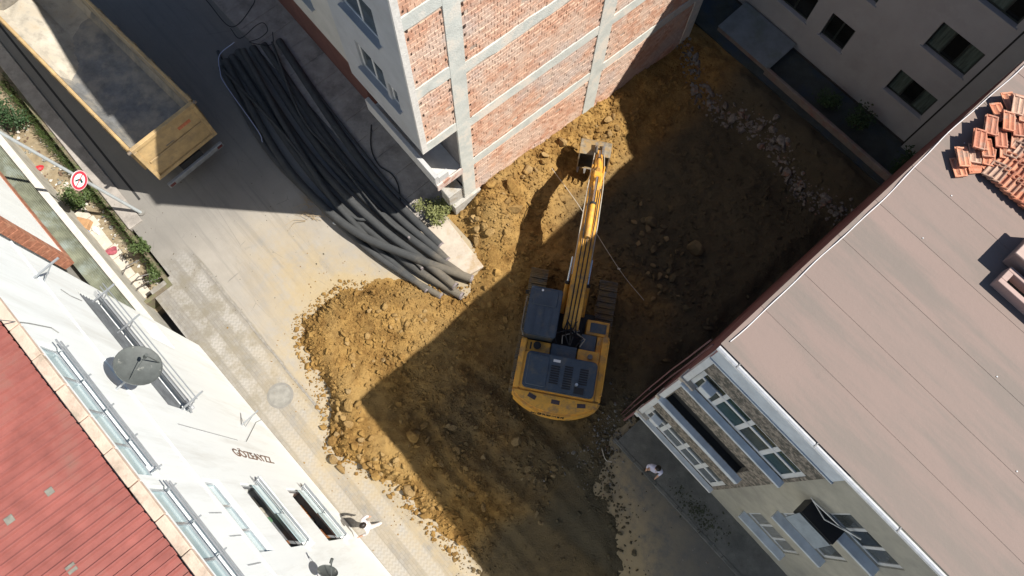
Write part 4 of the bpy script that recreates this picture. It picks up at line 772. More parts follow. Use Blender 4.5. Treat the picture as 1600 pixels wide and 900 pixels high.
# counterweight with rounded tail
pl = [(-1.36, -2.08), (1.38, -2.08), (1.38, -2.2)]
for k in range(15): a = k/14; x = 1.38-2.74*a; pl.append((x, -2.27-.46*(1-abs(2*a-1)**2.3)))
pl.append((-1.36, -2.2)); b = MB(); b.prism(pl[::-1], 1.02, 2.06); cw = b.build('counterweight', YEL, ex, bevel=.10, seg=4, smooth=True)
for x, y, a in ((-.72, -2.28, -.35), (.02, -2.33, -.02), (.82, -2.30, .15)): b = MB(); b.obox((x, y, 2.062), (.26, .13, .012), a); b.build('lifting_slot', mat('slot_dark', (.06, .045, .05), .3, 9, .7), cw)
lettering('HIDROMEK', .19, BLK, (-.15, -2.735, 1.82), (1, 0, 0), (0, .18, 1), cw, .012, 'lettering', 1.05)
for k in range(7):
    a0 = random.uniform(-.3, .5); b = MB(); b.tube([(a0, -.45, 1.95), (a0+random.uniform(-.2, .2), -.2, 2.05+random.uniform(-.1, .2)), (BX_+random.uniform(-.35, .35), .1, 1.75+random.uniform(0, .3)), (BX_+random.uniform(-.2, .2), .35, 2.0)], .022, 6); b.build('hose', random.choice([BLK, BLK, mat('hose_grey', (.3, .28, .24), .2, 8, .6)]), ex, smooth=True)
# rear view and handrails
b = MB(); b.tube([(-1.33, -.45, 2.12), (-1.42, -.3, 2.3), (-1.44, .3, 2.32), (-1.42, .8, 2.2)], .02, 6); b.build('handrail', STEEL, ex, smooth=True)
b = MB(); b.tube([(1.34, -1.9, 2.03), (1.36, -1.9, 2.2), (1.36, -.2, 2.2), (1.34, .0, 2.0)], .018, 6); b.build('guard_rail', YEL, ex, smooth=True)
# cab
b = MB(); b.hexa([(-1.34, -.5, 1.0), (-.36, -.5, 1.0), (-.36, 1.25, 1.0), (-1.34, 1.25, 1.0), (-1.31, -.48, 2.72), (-.38, -.48, 2.72), (-.38, .95, 2.72), (-1.31, .95, 2.72)]); cab = b.build('cab', mat('cab_dark', (.035, .045, .055), .2, 4, .35, spec=.5), ex, bevel=.05, seg=2)
b = MB(); rbox(b, -1.35, -.34, -.54, 1.02, 2.70, 2.80, .10); b.build('cab_roof', HOOD, cab, bevel=.03, seg=2, smooth=True)
b = MB(); rbox(b, -1.22, -.47, .42, .94, 2.801, 2.825, .06); b.build('roof_hatch', HOOD, cab, bevel=.01)
b = MB()
for x in (-1.1, -.85, -.6): b.box(x-.02, x+.02, -.42, .36, 2.80, 2.818)
b.build('roof_rib', HOOD, cab)
b = MB(); b.hexa([(-1.24, 1.23, 1.5), (-.46, 1.23, 1.5), (-.46, 1.24, 1.52), (-1.24, 1.24, 1.52), (-1.22, .965, 2.6), (-.48, .965, 2.6), (-.48, .985, 2.6), (-1.22, .985, 2.6)]); b.build('windscreen', GLASS, cab)
b = MB(); b.cyl((-.98, .9, 2.8), (-.98, .9, 2.86), .035); b.build('roof_lamp', mat('lamp_white', (.8, .8, .8), .05, rough=.3), cab)
b = MB(); b.box(-1.52, -1.42, .98, 1.02, 1.9, 2.2); b.bar((-1.34, 1., 2.2), (-1.47, 1., 2.15), .02, .02); b.build('mirror', BLK, cab)
# deck behind the cab and tool boxes
b = MB(); b.box(-1.36, -.42, -.9, -.52, 1.18, 2.02); sd_ = b.build('battery_box', YEL, ex, bevel=.02)
b = MB(); b.cyl((-.84, -.68, 2.02), (-.84, -.68, 2.10), .12, n=20); b.build('air_intake', BLK, sd_, smooth=True)
for x in (-1.18, -1.04): b = MB(); b.box(x-.025, x+.025, -.82, -.6, 2.021, 2.03); b.build('slot', BLK, sd_)
b = MB(); b.box(-.4, .42, -.92, -.50, 1.18, 2.0); b.build('valve_cover', HOOD, ex, bevel=.02)
b = MB(); b.box(.45, 1.16, -.9, -.52, 1.18, 1.98); b.build('fuel_tank', YEL, ex, bevel=.02); b = MB(); b.cyl((.85, -.72, 1.98), (.85, -.72, 2.04), .08); b.build('fuel_cap', STEEL, ex, smooth=True)
b = MB(); b.box(.5, 1.0, -.5, .05, 1.18, 1.74); b.build('tank_cover', HOOD, ex, bevel=.02); b = MB(); b.box(1.02, 1.36, -.5, .05, 1.18, 1.7); b.build('step_plate', YEL, ex, bevel=.01)
b = MB(); b.box(.62, 1.36, .07, .58, 1.18, 1.66); tb = b.build('tool_box', YEL, ex, bevel=.02); b = MB(); b.box(.74, 1.26, .17, .49, 1.661, 1.68); b.build('lid', HOOD, tb, bevel=.006)
# boom, stick, bucket
def boxbeam(pts, ws, hs, name, m, parent, x=0.):
    vs = []; fs = []
    for i, (y, z) in enumerate(pts):
        a = np.array(pts[max(i-1, 0)]); c = np.array(pts[min(i+1, len(pts)-1)]); d = (c-a)/np.linalg.norm(c-a); n_ = np.array([-d[1], d[0]])
        for s1, s2 in ((-1, -1), (1, -1), (1, 1), (-1, 1)): vs.append((x+s1*ws[i]/2, y+n_[0]*s2*hs[i]/2, z+n_[1]*s2*hs[i]/2))
    for i in range(len(pts)-1):
        for j in range(4): fs.append((i*4+j, i*4+(j+1) % 4, (i+1)*4+(j+1) % 4, (i+1)*4+j))
    fs += [(0, 1, 2, 3), tuple(len(vs)-4+k for k in range(4))]; b = MB(); b.add(vs, fs); return b.build(name, m, parent, bevel=.025, seg=2)
BX = .10
boom = boxbeam([(.15, 1.65), (.85, 1.98), (1.8, 2.28), (2.75, 2.45), (3.5, 2.49), (4.5, 2.43), (5.45, 2.30)], [.52, .52, .50, .48, .46, .42, .36], [.40, .62, .74, .78, .70, .52, .34], 'boom', YEL, ex, BX)
stick = boxbeam([(5.05, 2.64), (5.45, 2.37), (6.0, 1.9), (6.85, 1.2)], [.26, .28, .26, .22], [.30, .5, .42, .24], 'stick', YEL, ex, BX)
for s_ in (-1, 1): b = MB(); b.box(BX+s_*.20-.025, BX+s_*.20+.025, 5.05, 5.7, 2.05, 2.48); b.build('boom_fork', YEL, boom, bevel=.02)
def ram(a, c, r, name, parent, f=.55):
    a = Vector(a); c = Vector(c); b = MB(); m_ = a.lerp(c, f); b.cyl(a, m_, r, n=12); o = b.build(name, YEL, parent, smooth=True); b = MB(); b.cyl(m_, c, r*.55, n=10); b.build('ram_rod', mat('chrome', (.6, .6, .6), .05, rough=.15, metal=1.), o, smooth=True); b = MB(); b.cyl(m_-(c-a).normalized()*.05, m_+(c-a).normalized()*.04, r*1.15, n=12); b.build('gland', BLK, o, smooth=True)
ram((BX-.34, .75, 1.25), (BX-.32, 2.4, 2.25), .085, 'boom_ram', boom); ram((BX+.34, .75, 1.25), (BX+.32, 2.4, 2.25), .085, 'boom_ram', boom)
ram((BX, 2.85, 2.96), (BX, 5.1, 2.76), .09, 'stick_ram', boom); ram((BX, 5.4, 2.70), (BX, 6.65, 1.70), .07, 'bucket_ram', stick)
for dx in (-.12, .12, .0): 
    b = MB(); b.tube([(BX+dx*1.8, -.1, 1.9), (BX+dx, .35, 2.08), (BX+dx, .9, 2.36), (BX+dx*1.1, 1.8, 2.72), (BX+dx*1.1, 2.75, 2.91), (BX+dx*1.3, 3.5, 2.90), (BX+dx*1.4, 4.7, 2.74)], .02, 6); b.build('hose', BLK, boom, smooth=True)
for s_ in (-1, 1): b = MB(); b.tube([(BX+s_*.265, 1.7, 2.55), (BX+s_*.265, 3.4, 2.82), (BX+s_*.25, 4.8, 2.64), (BX+s_*.21, 5.65, 2.3), (BX+s_*.17, 6.6, 1.6)], .018, 6); b.build('hydraulic_line', mat('line_pale', (.5, .47, .40), .2, 8, .4, metal=.4), boom, smooth=True)
for k in range(2): b = MB(); b.bar((BX-.1+k*.2, 6.55, 1.62), (BX-.1+k*.2, 7.08, 1.25), .05, .1); b.build('bucket_link', STEEL, stick)
b = MB(); prof_ = []; cy, cz, R_ = 7.05, .62, .54
for k in range(13): a = math.radians(118-23.5*k); prof_.append((cy+R_*math.cos(a), cz+R_*math.sin(a)*.95))
for k in range(12):
    (y0, z0), (y1, z1) = prof_[k], prof_[k+1]; i0 = (cy+(y0-cy)*.93, cz+(z0-cz)*.93); i1 = (cy+(y1-cy)*.93, cz+(z1-cz)*.93)
    b.hexa([(BX-.66, i0[0], i0[1]), (BX+.38, i0[0], i0[1]), (BX+.38, i1[0], i1[1]), (BX-.66, i1[0], i1[1]), (BX-.66, y0, z0), (BX+.38, y0, z0), (BX+.38, y1, z1), (BX-.66, y1, z1)])
BKM = mat('bucket_worn', (.20, .17, .125), .45, 6, .7, .3, 20, c2=(.27, .18, .08), c2scale=2.2, c2lo=.45, c2hi=.55)
bk_ = b.build('bucket', BKM, ex)
for s_ in (-1, 1): b = MB(); b.prismx([(y, z) for y, z in prof_], BX-.14+s_*.54-.02, BX-.14+s_*.54+.02); b.build('side_plate', BKM, bk_)
for k in range(5): b = MB(); x = BX-.64+.25*k; y, z = prof_[-1]; b.hexa([(x-.05, y-.02, z-.05), (x+.05, y-.02, z-.05), (x+.05, y, z+.03), (x-.05, y, z+.03), (x-.02, y-.22, z+.02), (x+.02, y-.22, z+.02), (x+.02, y-.22, z+.05), (x-.02, y-.22, z+.05)]); b.build('tooth', STEEL, bk_)
for s_ in (-1, 1): b = MB(); b.box(BX+s_*.15-.025, BX+s_*.15+.025, 6.7, 7.2, 1.04, 1.3); b.build('bucket_lug', STEEL, bk_)

# ------------------------------------------------------------------ tipper lorry (x forward, y to its left)
FT_ = Frame(-44.2); ox, oy = F0.W(-16.7, -.36)[:2]
tr = thing('tipper_truck', 'tipper lorry with an empty dusty yellow dump body parked up the street', 'truck', None, (ox, oy, 0), yaw=math.radians(-44.2+180))
TY = mat('tipper_yellow', (.43, .30, .145), .2, 2.5, .5, .1, 20, c2=(.27, .20, .12), c2scale=2.6, c2lo=.5, c2hi=.72); TIN = mat('tipper_inside', (.22, .20, .17), .4, 3., .6, .3, 15, c2=(.36, .31, .22), c2scale=1.6, c2lo=.45, c2hi=.62); FLO = mat('tipper_floor', (.17, .172, .172), .3, 2.5, .45, .3, 12, c2=(.33, .30, .25), c2scale=1.1, c2lo=.45, c2hi=.66, metal=.15)
LX = 8.4; ZT = 2.95; ZF = 1.42; YW = 1.28
b = MB(); b.box(.08, LX, -YW+.25, YW-.25, ZF-.06, ZF)
b.quad((.08, YW-.25, ZF), (LX, YW-.25, ZF), (LX, YW-.05, ZF+.3), (.08, YW-.05, ZF+.3)); b.quad((.08, -YW+.25, ZF), (LX, -YW+.25, ZF), (LX, -YW+.05, ZF+.3), (.08, -YW+.05, ZF+.3)); body = b.build('dump_floor', FLO, tr)
for s_ in (-1, 1):
    b = MB(); b.box(.03, LX, s_*YW-(.045 if s_ > 0 else 0), s_*YW+(.045 if s_ < 0 else 0), ZF-.15, ZT); sp = b.build('side_panel', TIN, tr)
    b = MB(); b.box(.0, LX, s_*YW-.055, s_*YW+.055, ZT, ZT+.11); b.build('top_rail', TY, sp, bevel=.025, seg=2)
    for k in range(9): b = MB(); x = .3+k*.98; b.box(x, x+.12, s_*YW+(.0 if s_ > 0 else -.1), s_*YW+(.1 if s_ > 0 else 0), ZF-.1, ZT-.01); b.build('side_rib', TY, sp)
b = MB(); b.box(LX, LX+.06, -YW, YW, ZF-.1, ZT+.45); b.build('headboard', TIN, tr); b = MB(); b.hexa([(LX, -YW, ZT+.4), (LX+1.4, -YW, ZT+.5), (LX+1.4, YW, ZT+.5), (LX, YW, ZT+.4), (LX, -YW, ZT+.45), (LX+1.4, -YW, ZT+.55), (LX+1.4, YW, ZT+.55), (LX, YW, ZT+.45)]); b.build('cab_guard', TY, tr)
# heap of pale sand left at the front of the body
vs = []; fs = []; nx, ny = 34, 24
for i in range(nx):
    for j in range(ny):
        x = 5.0+(LX-5.02)*i/(nx-1); y = -YW+.05+(2*YW-.1)*j/(ny-1); e = min(j, ny-1-j)/(ny/2)
        h_ = max(0, (x-6.5+.5*math.sin(y*2.2)+.9*(y>0)*y+.35*vnoise(np.array([x*2.]), np.array([y*2.]), 3)[0])*.34)*(0.75+.35*(y > 0)); h_ = min(h_, .85); vs.append((x, y, ZF-.02+h_+(.3 if e < .09 else .0)*0+.015*math.sin(x*9+y*7)*(h_ > .05)+(max(0, abs(y)-(YW-.25))*1.4)))
for i in range(nx-1):
    for j in range(ny-1): fs.append((i*ny+j, (i+1)*ny+j, (i+1)*ny+j+1, i*ny+j+1))
b = MB(); b.add(vs, fs); b.build('sand_residue', mat('pale_sand', (.38, .345, .285), .3, 3, .95, .6, 20, c2=(.34, .29, .22), c2scale=1.5), tr, smooth=True)
# tailgate: leaning outward, framed, lightly ribbed
b = MB(); zt, zb = ZT+.08, 1.30
b.hexa([(-.28, -YW, zb), (-.20, -YW, zb), (-.20, YW, zb), (-.28, YW, zb), (-.06, -YW, zt), (.02, -YW, zt), (.02, YW, zt), (-.06, YW, zt)]); tg = b.build('tailgate', TY, tr, bevel=.01)
def tgp(y0, y1, z0, z1, out, name, m_):
    f = lambda z: -.28+.22*(z-zb)/(zt-zb); b = MB(); b.hexa([(f(z0)-out, y0, z0), (f(z0)-.001, y0, z0), (f(z0)-.001, y1, z0), (f(z0)-out, y1, z0), (f(z1)-out, y0, z1), (f(z1)-.001, y0, z1), (f(z1)-.001, y1, z1), (f(z1)-out, y1, z1)]); return b.build(name, m_, tg, bevel=.01)
tgp(-YW, YW, zt-.14, zt+.01, .07, 'tailgate_frame', TY); tgp(-YW, YW, zb-.02, zb+.12, .07, 'tailgate_frame', TY); tgp(-YW, -YW+.14, zb+.125, zt-.145, .07, 'tailgate_frame', TY); tgp(YW-.14, YW, zb+.125, zt-.145, .07, 'tailgate_frame', TY); tgp(-YW+.2, YW-.2, 2.08, 2.16, .04, 'tailgate_rib', TY)
tgp(-.85, -.35, 2.42, 2.56, .012, 'painted_mark', mat('faded_red_paint', (.50, .16, .08), .3, 12, .6)); tgp(.0, .32, 2.22, 2.27, .010, 'painted_mark', mat('faded_grey_paint', (.22, .18, .14), .3, 12, .6))
for s_ in (-1, 1): b = MB(); b.cyl((-.1, s_*(YW+.0), zt-.03), (-.1, s_*(YW+.12), zt-.03), .06); b.build('hinge', STEEL, tg)
b = MB(); b.box(-.5, -.38, -1.2, 1.2, .72, .95); bp = b.build('rear_bumper', mat('bumper_grey', (.24, .25, .26), .2, 5, .5, metal=.2), tr, bevel=.02)
for s_ in (-1, 1): b = MB(); b.box(-.512, -.5, s_*1.05-.1, s_*1.05+.1, .78, .9); b.build('tail_lamp', mat('lamp_red', (.12, .03, .03), .1, rough=.3), bp)
b = MB(); b.box(-.4, 11, -.45, .45, .75, 1.25); b.build('chassis', BLK, tr)
for x in (1.2, 2.55, 8.9):
    for s_ in (-1, 1):
        b = MB(); b.cyl((x, s_*.72, .52), (x, s_*1.2, .52), .52, n=24); w_ = b.build('wheel', mat('tyre', (.025, .025, .025), .2, 6, .9), tr, bevel=.04, smooth=True); b = MB(); b.cyl((x, s_*1.2, .52), (x, s_*1.21, .52), .28, n=18); b.build('rim', STEEL, w_, smooth=True)
b = MB(); b.box(9.2, 11.2, -1.24, 1.24, .6, 3.0); cb = b.build('cab', mat('cab_white', (.6, .6, .58), .1), tr, bevel=.08, seg=3); b = MB(); b.box(11.19, 11.215, -1.1, 1.1, 1.9, 2.75); b.build('windscreen', GLASS, cb)

# ------------------------------------------------------------------ bundle of black pipes
m, N, L, P = node_mat('ribbed_pipe'); nb = NB(N, L); g = N.new('ShaderNodeNewGeometry').outputs['Position']; r_ = nb.mapping(g, rot=-F0.a)
c = nb.mix(nb.noise(g, 3, 6, .7), (.045, .048, .05), (.125, .129, .13)); sxy = N.new('ShaderNodeSeparateXYZ'); L.new(r_, sxy.inputs[0])
c = nb.mix(nb.math('MULTIPLY', nb.rng(nb.math('ADD', sxy.outputs[0], nb.math('MULTIPLY', nb.noise(g, 2.5, 6, .7), 3.)), -7.2, -5.3), .8), c, (.30, .255, .19)); L.new(c, P.inputs['Base Color']); P.inputs['Roughness'].default_value = .72
wv = N.new('ShaderNodeTexWave'); wv.inputs['Scale'].default_value = 9.; L.new(r_, wv.inputs['Vector']); L.new(nb.bump(wv.outputs[1], 1., .03), P.inputs['Normal']); PIPE = m
def cat(pts, n=46):
    P_ = [np.array(p, float) for p in pts]; P_ = [2*P_[0]-P_[1]]+P_+[2*P_[-1]-P_[-2]]; out = []
    for i in range(1, len(P_)-2):
        k = max(2, n//(len(P_)-3))
        for j in range(k):
            t_ = j/k; a, b_, c_, d_ = P_[i-1:i+3]; out.append(.5*((2*b_)+(-a+c_)*t_+(2*a-5*b_+4*c_-d_)*t_*t_+(-a+3*b_-3*c_+d_)*t_**3))
    out.append(P_[-2]); return [tuple(x) for x in out]
PX = [ # px path, radius, base height, label
 ([(352, 95), (430, 235), (492, 310), (560, 365), (640, 400), (738, 436)], .165, [.17, .17, .3, .52, .55, .22], 'black ribbed pipe crossing over the others and ending nearest the digger'),
 ([(362, 88), (455, 230), (520, 310), (590, 372), (650, 420), (722, 463)], .16, [.17, .17, .17, .17, .17, .17], 'dusty ribbed pipe with the lowest open end in the bundle'),
 ([(345, 105), (415, 230), (500, 320), (570, 385), (630, 428), (690, 464)], .13, [.14]*6, 'thin outer pipe of the bundle on the carriageway side, half under earth'),
 ([(372, 80), (470, 225), (540, 305), (600, 360), (655, 402), (712, 448)], .165, [.17, .17, .45, .45, .40, .42], 'ribbed pipe lying on the middle of the bundle'),
 ([(395, 74), (492, 222), (560, 300), (615, 352), (668, 392), (725, 432)], .165, [.17]*6, 'ribbed pipe in the bundle third from the pavement'),
 ([(412, 70), (512, 215), (578, 295), (628, 345), (676, 385), (700, 408)], .16, [.17]*6, 'ribbed pipe in the bundle second from the pavement'),
 ([(436, 64), (530, 205), (596, 290), (642, 338), (690, 385)], .165, [.17]*5, 'ribbed pipe in the bundle along the pavement edge'),
 ([(455, 85), (500, 150), (560, 228), (612, 292), (650, 330)], .05, [.2]*5, 'thin black hose beside the pavement-edge pipe'),
 ([(350, 110), (448, 215), (540, 330), (590, 350), (660, 420)], .06, [.4, .5, .45, .42, .4], 'thin dusty hose weaving across the top of the pipe bundle'),
 ([(425, 66), (470, 180), (520, 240), (596, 335), (640, 372)], .055, [.3, .45, .42, .45, .4], 'thin hose lying loosely over the pavement-side pipes'),
 ([(340, 80), (372, 150), (470, 290), (520, 330)], .07, [.12, .1, .1, .1], 'loose thin pipe lying outside the bundle on the carriageway'),
 ([(380, 78), (450, 205), (512, 300), (545, 340), (600, 398), (668, 455)], .13, [.42, .42, .42, .42, .15, .14], 'thinner ribbed pipe sliding under the crossing one')]
for pts, r, hs, lab in PX:
    r *= .88; hs = [h_*.9 for h_ in hs]; Q = [(*F0.G(*p, h_), h_) for p, h_ in zip(pts, hs)]; Q = cat(Q); b = MB(); b.tube(Q, r, 14, False)
    c_ = np.array(Q); c2 = MB(); 
    o = solo('ribbed_pipe', b, PIPE, F0, tuple(c_[len(c_)//2]*[1, 1, 0]), lab, 'pipe', 'pipes in the bundle', smooth=True)
    e = MB(o); d = np.array(Q[-1])-np.array(Q[-2]); d /= np.linalg.norm(d); q_ = np.array(Q[-1]); e.tube([tuple(q_-d*.06), tuple(q_+d*.012)], r*1.04, 14, False); e.build('pipe_end', mat('pipe_end_grey', (.2, .17, .17), .3, 8, .7), o)
    e = MB(o); e.tube([tuple(q_-d*.10), tuple(q_-d*.09)], r*.95, 14, True); e.build('pipe_bore', BLK, o)
def strand(name, pts, zs, r, m_, lab, cat_, n=40):
    Q = cat([(*F0.G(*p, z_), z_) for p, z_ in zip(pts, zs)], n); b = MB(); b.tube(Q, r, 6); return solo(name, b, m_, F0, (*Q[0][:2], 0), lab, cat_, smooth=True)
strand('pale_rope', [(366, 66), (343, 86), (344, 112), (352, 132), (402, 203), (410, 222)], [.9, .5, .42, .4, .4, .3], .016, mat('rope_blue_white', (.45, .5, .68), .15, 9, .7), 'thin blue-white rope along the outer edge of the pipe bundle', 'rope')
strand('black_cable', [(322, 0), (362, 42), (395, 8), (398, -12)], [1.2, 1., 1.1, 1.3], .02, BLK, 'black cable running up to the picture edge above the pipes', 'cable')
strand('tangled_cable', [(360, 44), (375, 60), (400, 40), (412, 36), (418, 48), (405, 60), (390, 66), (424, 70), (426, 50)], [1., .6, .4, .35, .35, .3, .3, .3, .25], .016, BLK, 'tangle of dark cable at the far end of the pipes', 'cable')
strand('pavement_hose', [(580, 195), (580, 232), (592, 258), (612, 272), (622, 290), (626, 315), (631, 335)], [.15]*7, .022, BLK, 'thin black hose curling over the pavement beside the brick house', 'hose')
strand('road_hose', [(1003, 672), (1002, 700), (1010, 716), (1024, 722)], [.03]*4, .02, BLK, 'dark hose on the tarmac beside the person in white', 'hose')
t = strand('string_line', [(862, 263), (905, 322), (967, 420), (1006, 469)], [.25, .35, .25, .1], .009, mat('string_pale', (.55, .5, .42), .1, 9, .8), 'thin taut string crossing the dig under the excavator arm', 'string', 20)
u, v = F0.G(967, 420, .25); e = MB(t); e.obox((u, v, .25), (.10, .06, .03), .4); e.build('knot', mat('string_pale', (.55, .5, .42)), t)
strand('dry_stalk', [(940, 700), (946, 718), (956, 722)], [.1, .2, .12], .012, mat('string_pale', (.5, .5, .45)), 'pale bent rod on the rubble left of the person in white', 'rod', 10)
# dry twigs beside the pipes
TW = mat('dry_twig', (.36, .27, .16), .25, 9, .9); tw_ = thing('dry_twigs', 'spray of dry twigs beside the middle of the pipe bundle', 'twigs', F0, (*F0.G(495, 325), 0))
for k in range(26):
    a = random.uniform(2.2, 4.4); l = random.uniform(.25, .8); u0, v0 = F0.G(490+random.uniform(-12, 22), 322+random.uniform(-10, 25)); b = MB(tw_); b.tube([(u0, v0, .05), (u0+l*.5*math.cos(a), v0+l*.5*math.sin(a), .06+random.uniform(0, .1)), (u0+l*math.cos(a+.3), v0+l*math.sin(a+.3), .03)], [.009, .007, .003], 4); b.build('twig', TW, tw_)
u, v = F0.G(524, 349); b = MB(); b.obox((u, v, .05), (.16, .12, .06), .5, .2, .15); solo('paper_scrap', b, mat('paper_white', (.72, .72, .7), .08, 9, .8), F0, (u, v, 0), 'white scrap lying beside the dry twigs and pipes', 'litter', bevel=.015)
# ------------------------------------------------------------------ concrete slab beside the pipes, manhole, sign
b = MB(); P4 = [F0.G(*p, .2) for p in [(655, 362), (697, 340), (756, 416), (724, 434)]]; b.prism(P4, -.1, .2)
solo('concrete_slab', b, mat('dusty_slab', (.44, .38, .31), .16, 3, .92, .5, 25, c2=(.36, .27, .17), c2scale=1.6), F0, (*P4[0], 0), 'pale dusty concrete slab between the pipes and the brick house', 'slab', bevel=.025)
u, v = F0.G(438, 618, 0); t = thing('manhole', 'round pale manhole cover set in the paving beside the white house', 'manhole', F0, (u, v, 0)); b = MB(t)
b.cyl((u, v, -.02), (u, v, .012), .44, n=36); b.build('frame_ring', mat('ring_concrete', (.205, .195, .175), .15, 6, .9), t); b = MB(t); b.cyl((u, v, -.01), (u, v, .02), .36, n=36); b.build('cover', mat('cover_concrete', (.235, .225, .2), .2, 5, .85, .4, 40), t)
# sign post leaning over the garden
u, v = F0.G(222, 333); t = thing('road_sign', 'round red-rimmed prohibition sign on a tall grey post at the kerb', 'road sign', F0, (u, v, 0))
SIGNG = mat('post_grey', (.40, .43, .44), .1, 6, .45, metal=.3)
tu, tv = F0.G(-14, 199, 5.2)
top = Vector((tu, tv, 5.2)); base = Vector((u, v, -.05)); b = MB(t); b.tube([base, base.lerp(top, .5), top], [.06, .055, .05], 10); b.build('post', SIGNG, t, smooth=True)
b = MB(t); b.cyl((u, v, 0), (u, v, .06), .12); b.build('post_foot', mat('ring_concrete', (.3, .29, .27)), t)
su, sv = F0.G(124, 282, 2.75); C = Vector((su, sv, 2.75)); 
wn_ = (Vector((0, 0, H))-F0.W(su, sv, 2.75)).normalized(); nl = Vector((wn_.x*F0.U[0]+wn_.y*F0.U[1], wn_.x*F0.V[0]+wn_.y*F0.V[1], wn_.z)); nl = (nl+Vector((.35, .5, -.62))).normalized()
iup = Vector((0-0.05, 1, 0)); iup = Vector((iup.x*F0.U[0]+iup.y*F0.U[1], iup.x*F0.V[0]+iup.y*F0.V[1], 0)); yl = (iup-nl*iup.dot(nl)).normalized(); xl = yl.cross(nl)
def disc(r0, r1, off, name, m_, par, n=40):
    b = MB(t); k = [C+nl*off+(xl*math.cos(2*math.pi*j/n)+yl*math.sin(2*math.pi*j/n))*r for r in (r0, r1) for j in range(n)]
    if r0 == 0: b.add(k[n:], [tuple(range(n))])
    else: b.add(k, [(j, (j+1) % n, n+(j+1) % n, n+j) for j in range(n)])
    return b.build(name, m_, par)
b = MB(t); b.cyl(C-nl*.02, C, .33, n=40); pl_ = b.build('sign_plate', mat('sign_white', (.78, .77, .76), .04, 9, .4), t)
RD = mat('sign_red', (.55, .035, .06), .08, 9, .45); disc(.225, .33, .004, 'red_ring', RD, pl_); disc(.305, .33, .007, 'pale_rim', mat('sign_pink', (.72, .40, .42), .06), pl_)
BKS = mat('sign_black', (.015, .05, .045), .2, 9, .5)
def sbar(a, c, w_, off, name, m_): a = C+xl*a[0]+yl*a[1]+nl*off; c = C+xl*c[0]+yl*c[1]+nl*off; b = MB(t); b.bar(a, c, w_, .003, nl); b.build(name, m_, pl_)
sbar((-.14, -.09), (-.01, .04), .05, .005, 'arrow_shaft', BKS); sbar((.0, .055), (.14, -.015), .075, .006, 'arrow_head', BKS); sbar((-.02, -.24), (.0, .24), .034, .011, 'red_bar', RD)
b = MB(t); b.cyl(C-nl*.02, C-nl*.10, .03); b.build('clamp', SIGNG, t)

# ------------------------------------------------------------------ plants
def leafmat(name, c): 
    m = mat(name, c, .4, 14, .6, spec=.3); P = m.node_tree.nodes['Principled BSDF']; return m
LEAF = [leafmat('leaf_green', (.06, .09, .026)), leafmat('leaf_olive', (.16, .17, .06)), leafmat('leaf_dark', (.03, .06, .022))]
def shrub(px, py, r, h, n, lm, label, leaf=.06, z0=0., fr=F0, loc=None):
    u, v = loc if loc else fr.G(px, py, z0+h*.5); t = thing('shrub', label, 'shrub', fr, (u, v, z0)); st_ = MB(t)
    cl = []
    for k in range(max(5, int(r*18))):
        a = random.uniform(0, 6.28); rr = r*math.sqrt(random.random())*.8; q_ = Vector((u+rr*math.cos(a), v+rr*math.sin(a), z0+h*random.uniform(.35, .95))); cl.append(q_)
        st_.tube([(u+random.uniform(-.04, .04), v+random.uniform(-.04, .04), z0), ((u+q_.x)/2, (v+q_.y)/2, z0+(q_.z-z0)*.6), q_], [.014, .01, .004], 4)
    st_.build('stem', mat('bark', (.12, .08, .05), .3, 9, .9), t); b = MB(t)
    for k in range(n):
        c = random.choice(cl); p = c+Vector((random.gauss(0, r*.26), random.gauss(0, r*.26), random.gauss(0, h*.13))); p.z = max(p.z, z0+.02)
        d = Vector((random.gauss(0, 1), random.gauss(0, 1), random.gauss(0, .5))).normalized(); s = d.cross(Vector((random.gauss(0, .4), random.gauss(0, .4), 1))).normalized(); l = leaf*random.uniform(.6, 1.4)
        b.add([p-s*l*.35, p+d*l*.5-s*.2*l, p+d*l, p+d*l*.5+s*.35*l], [(0, 1, 2, 3)])
    b.build('foliage', lm, t); return t
shrub(682, 332, .55, .7, 1500, LEAF[1], 'pale green weedy shrub at the corner of the brick house', .085)
shrub(660, 322, .3, .4, 420, LEAF[1], 'small dry weed against the plinth of the brick house', .06)
shrub(222, 388, .28, .6, 420, LEAF[0], 'small bright green bush on the edge of the sunken garden', .09)
shrub(120, 312, .42, 1.1, 900, LEAF[0], 'young green tree under the round road sign', .10, -.6)
shrub(15, 185, .6, 1.3, 1100, LEAF[2], 'dark leafy bush in the garden at the picture edge', .11, -.6)
shrub(238, 432, .3, .5, 380, LEAF[0], 'low weed at the corner of the sunken garden', .07, -.3)
shrub(700, 300, .16, .2, 120, LEAF[1], 'tuft of weeds at the plinth opening', .05, .5)
for k, (u, v) in enumerate([(-2.9, 19.3), (-1.6, 19.5), (.6, 19.2)]): shrub(0, 0, .45, .8, 600, LEAF[2], ['dark potted bush in the dim courtyard, farthest from the flat roof', 'middle dark bush in the dim courtyard', 'dark bush in the dim courtyard nearest the flat roof'][k], .1, 0, F0, (u, v))
# ------------------------------------------------------------------ sunken garden
b = MB(); b.box(-32, -13.3, -5.6, -3.55, -1., -.6); struct('garden_soil', b, mat('garden_soil', (.24, .19, .12), .3, 3, .95, .5, 20, c2=(.36, .31, .22), c2scale=1.2), F0)
t = thing('garden_retaining_wall', 'mossy retaining wall holding the street above the sunken garden', 'wall', F0, (-18, -3.6, -.6)); b = MB(t); b.box(-32, -13.45, -3.74, -3.61, -.7, .02); b.box(-13.6, -13.45, -5.3, -3.74, -.7, .03); b.build('wall', mat('mossy_wall', (.16, .13, .09), .4, 4, .95, .5, 20, c2=(.09, .12, .04), c2scale=2), t)
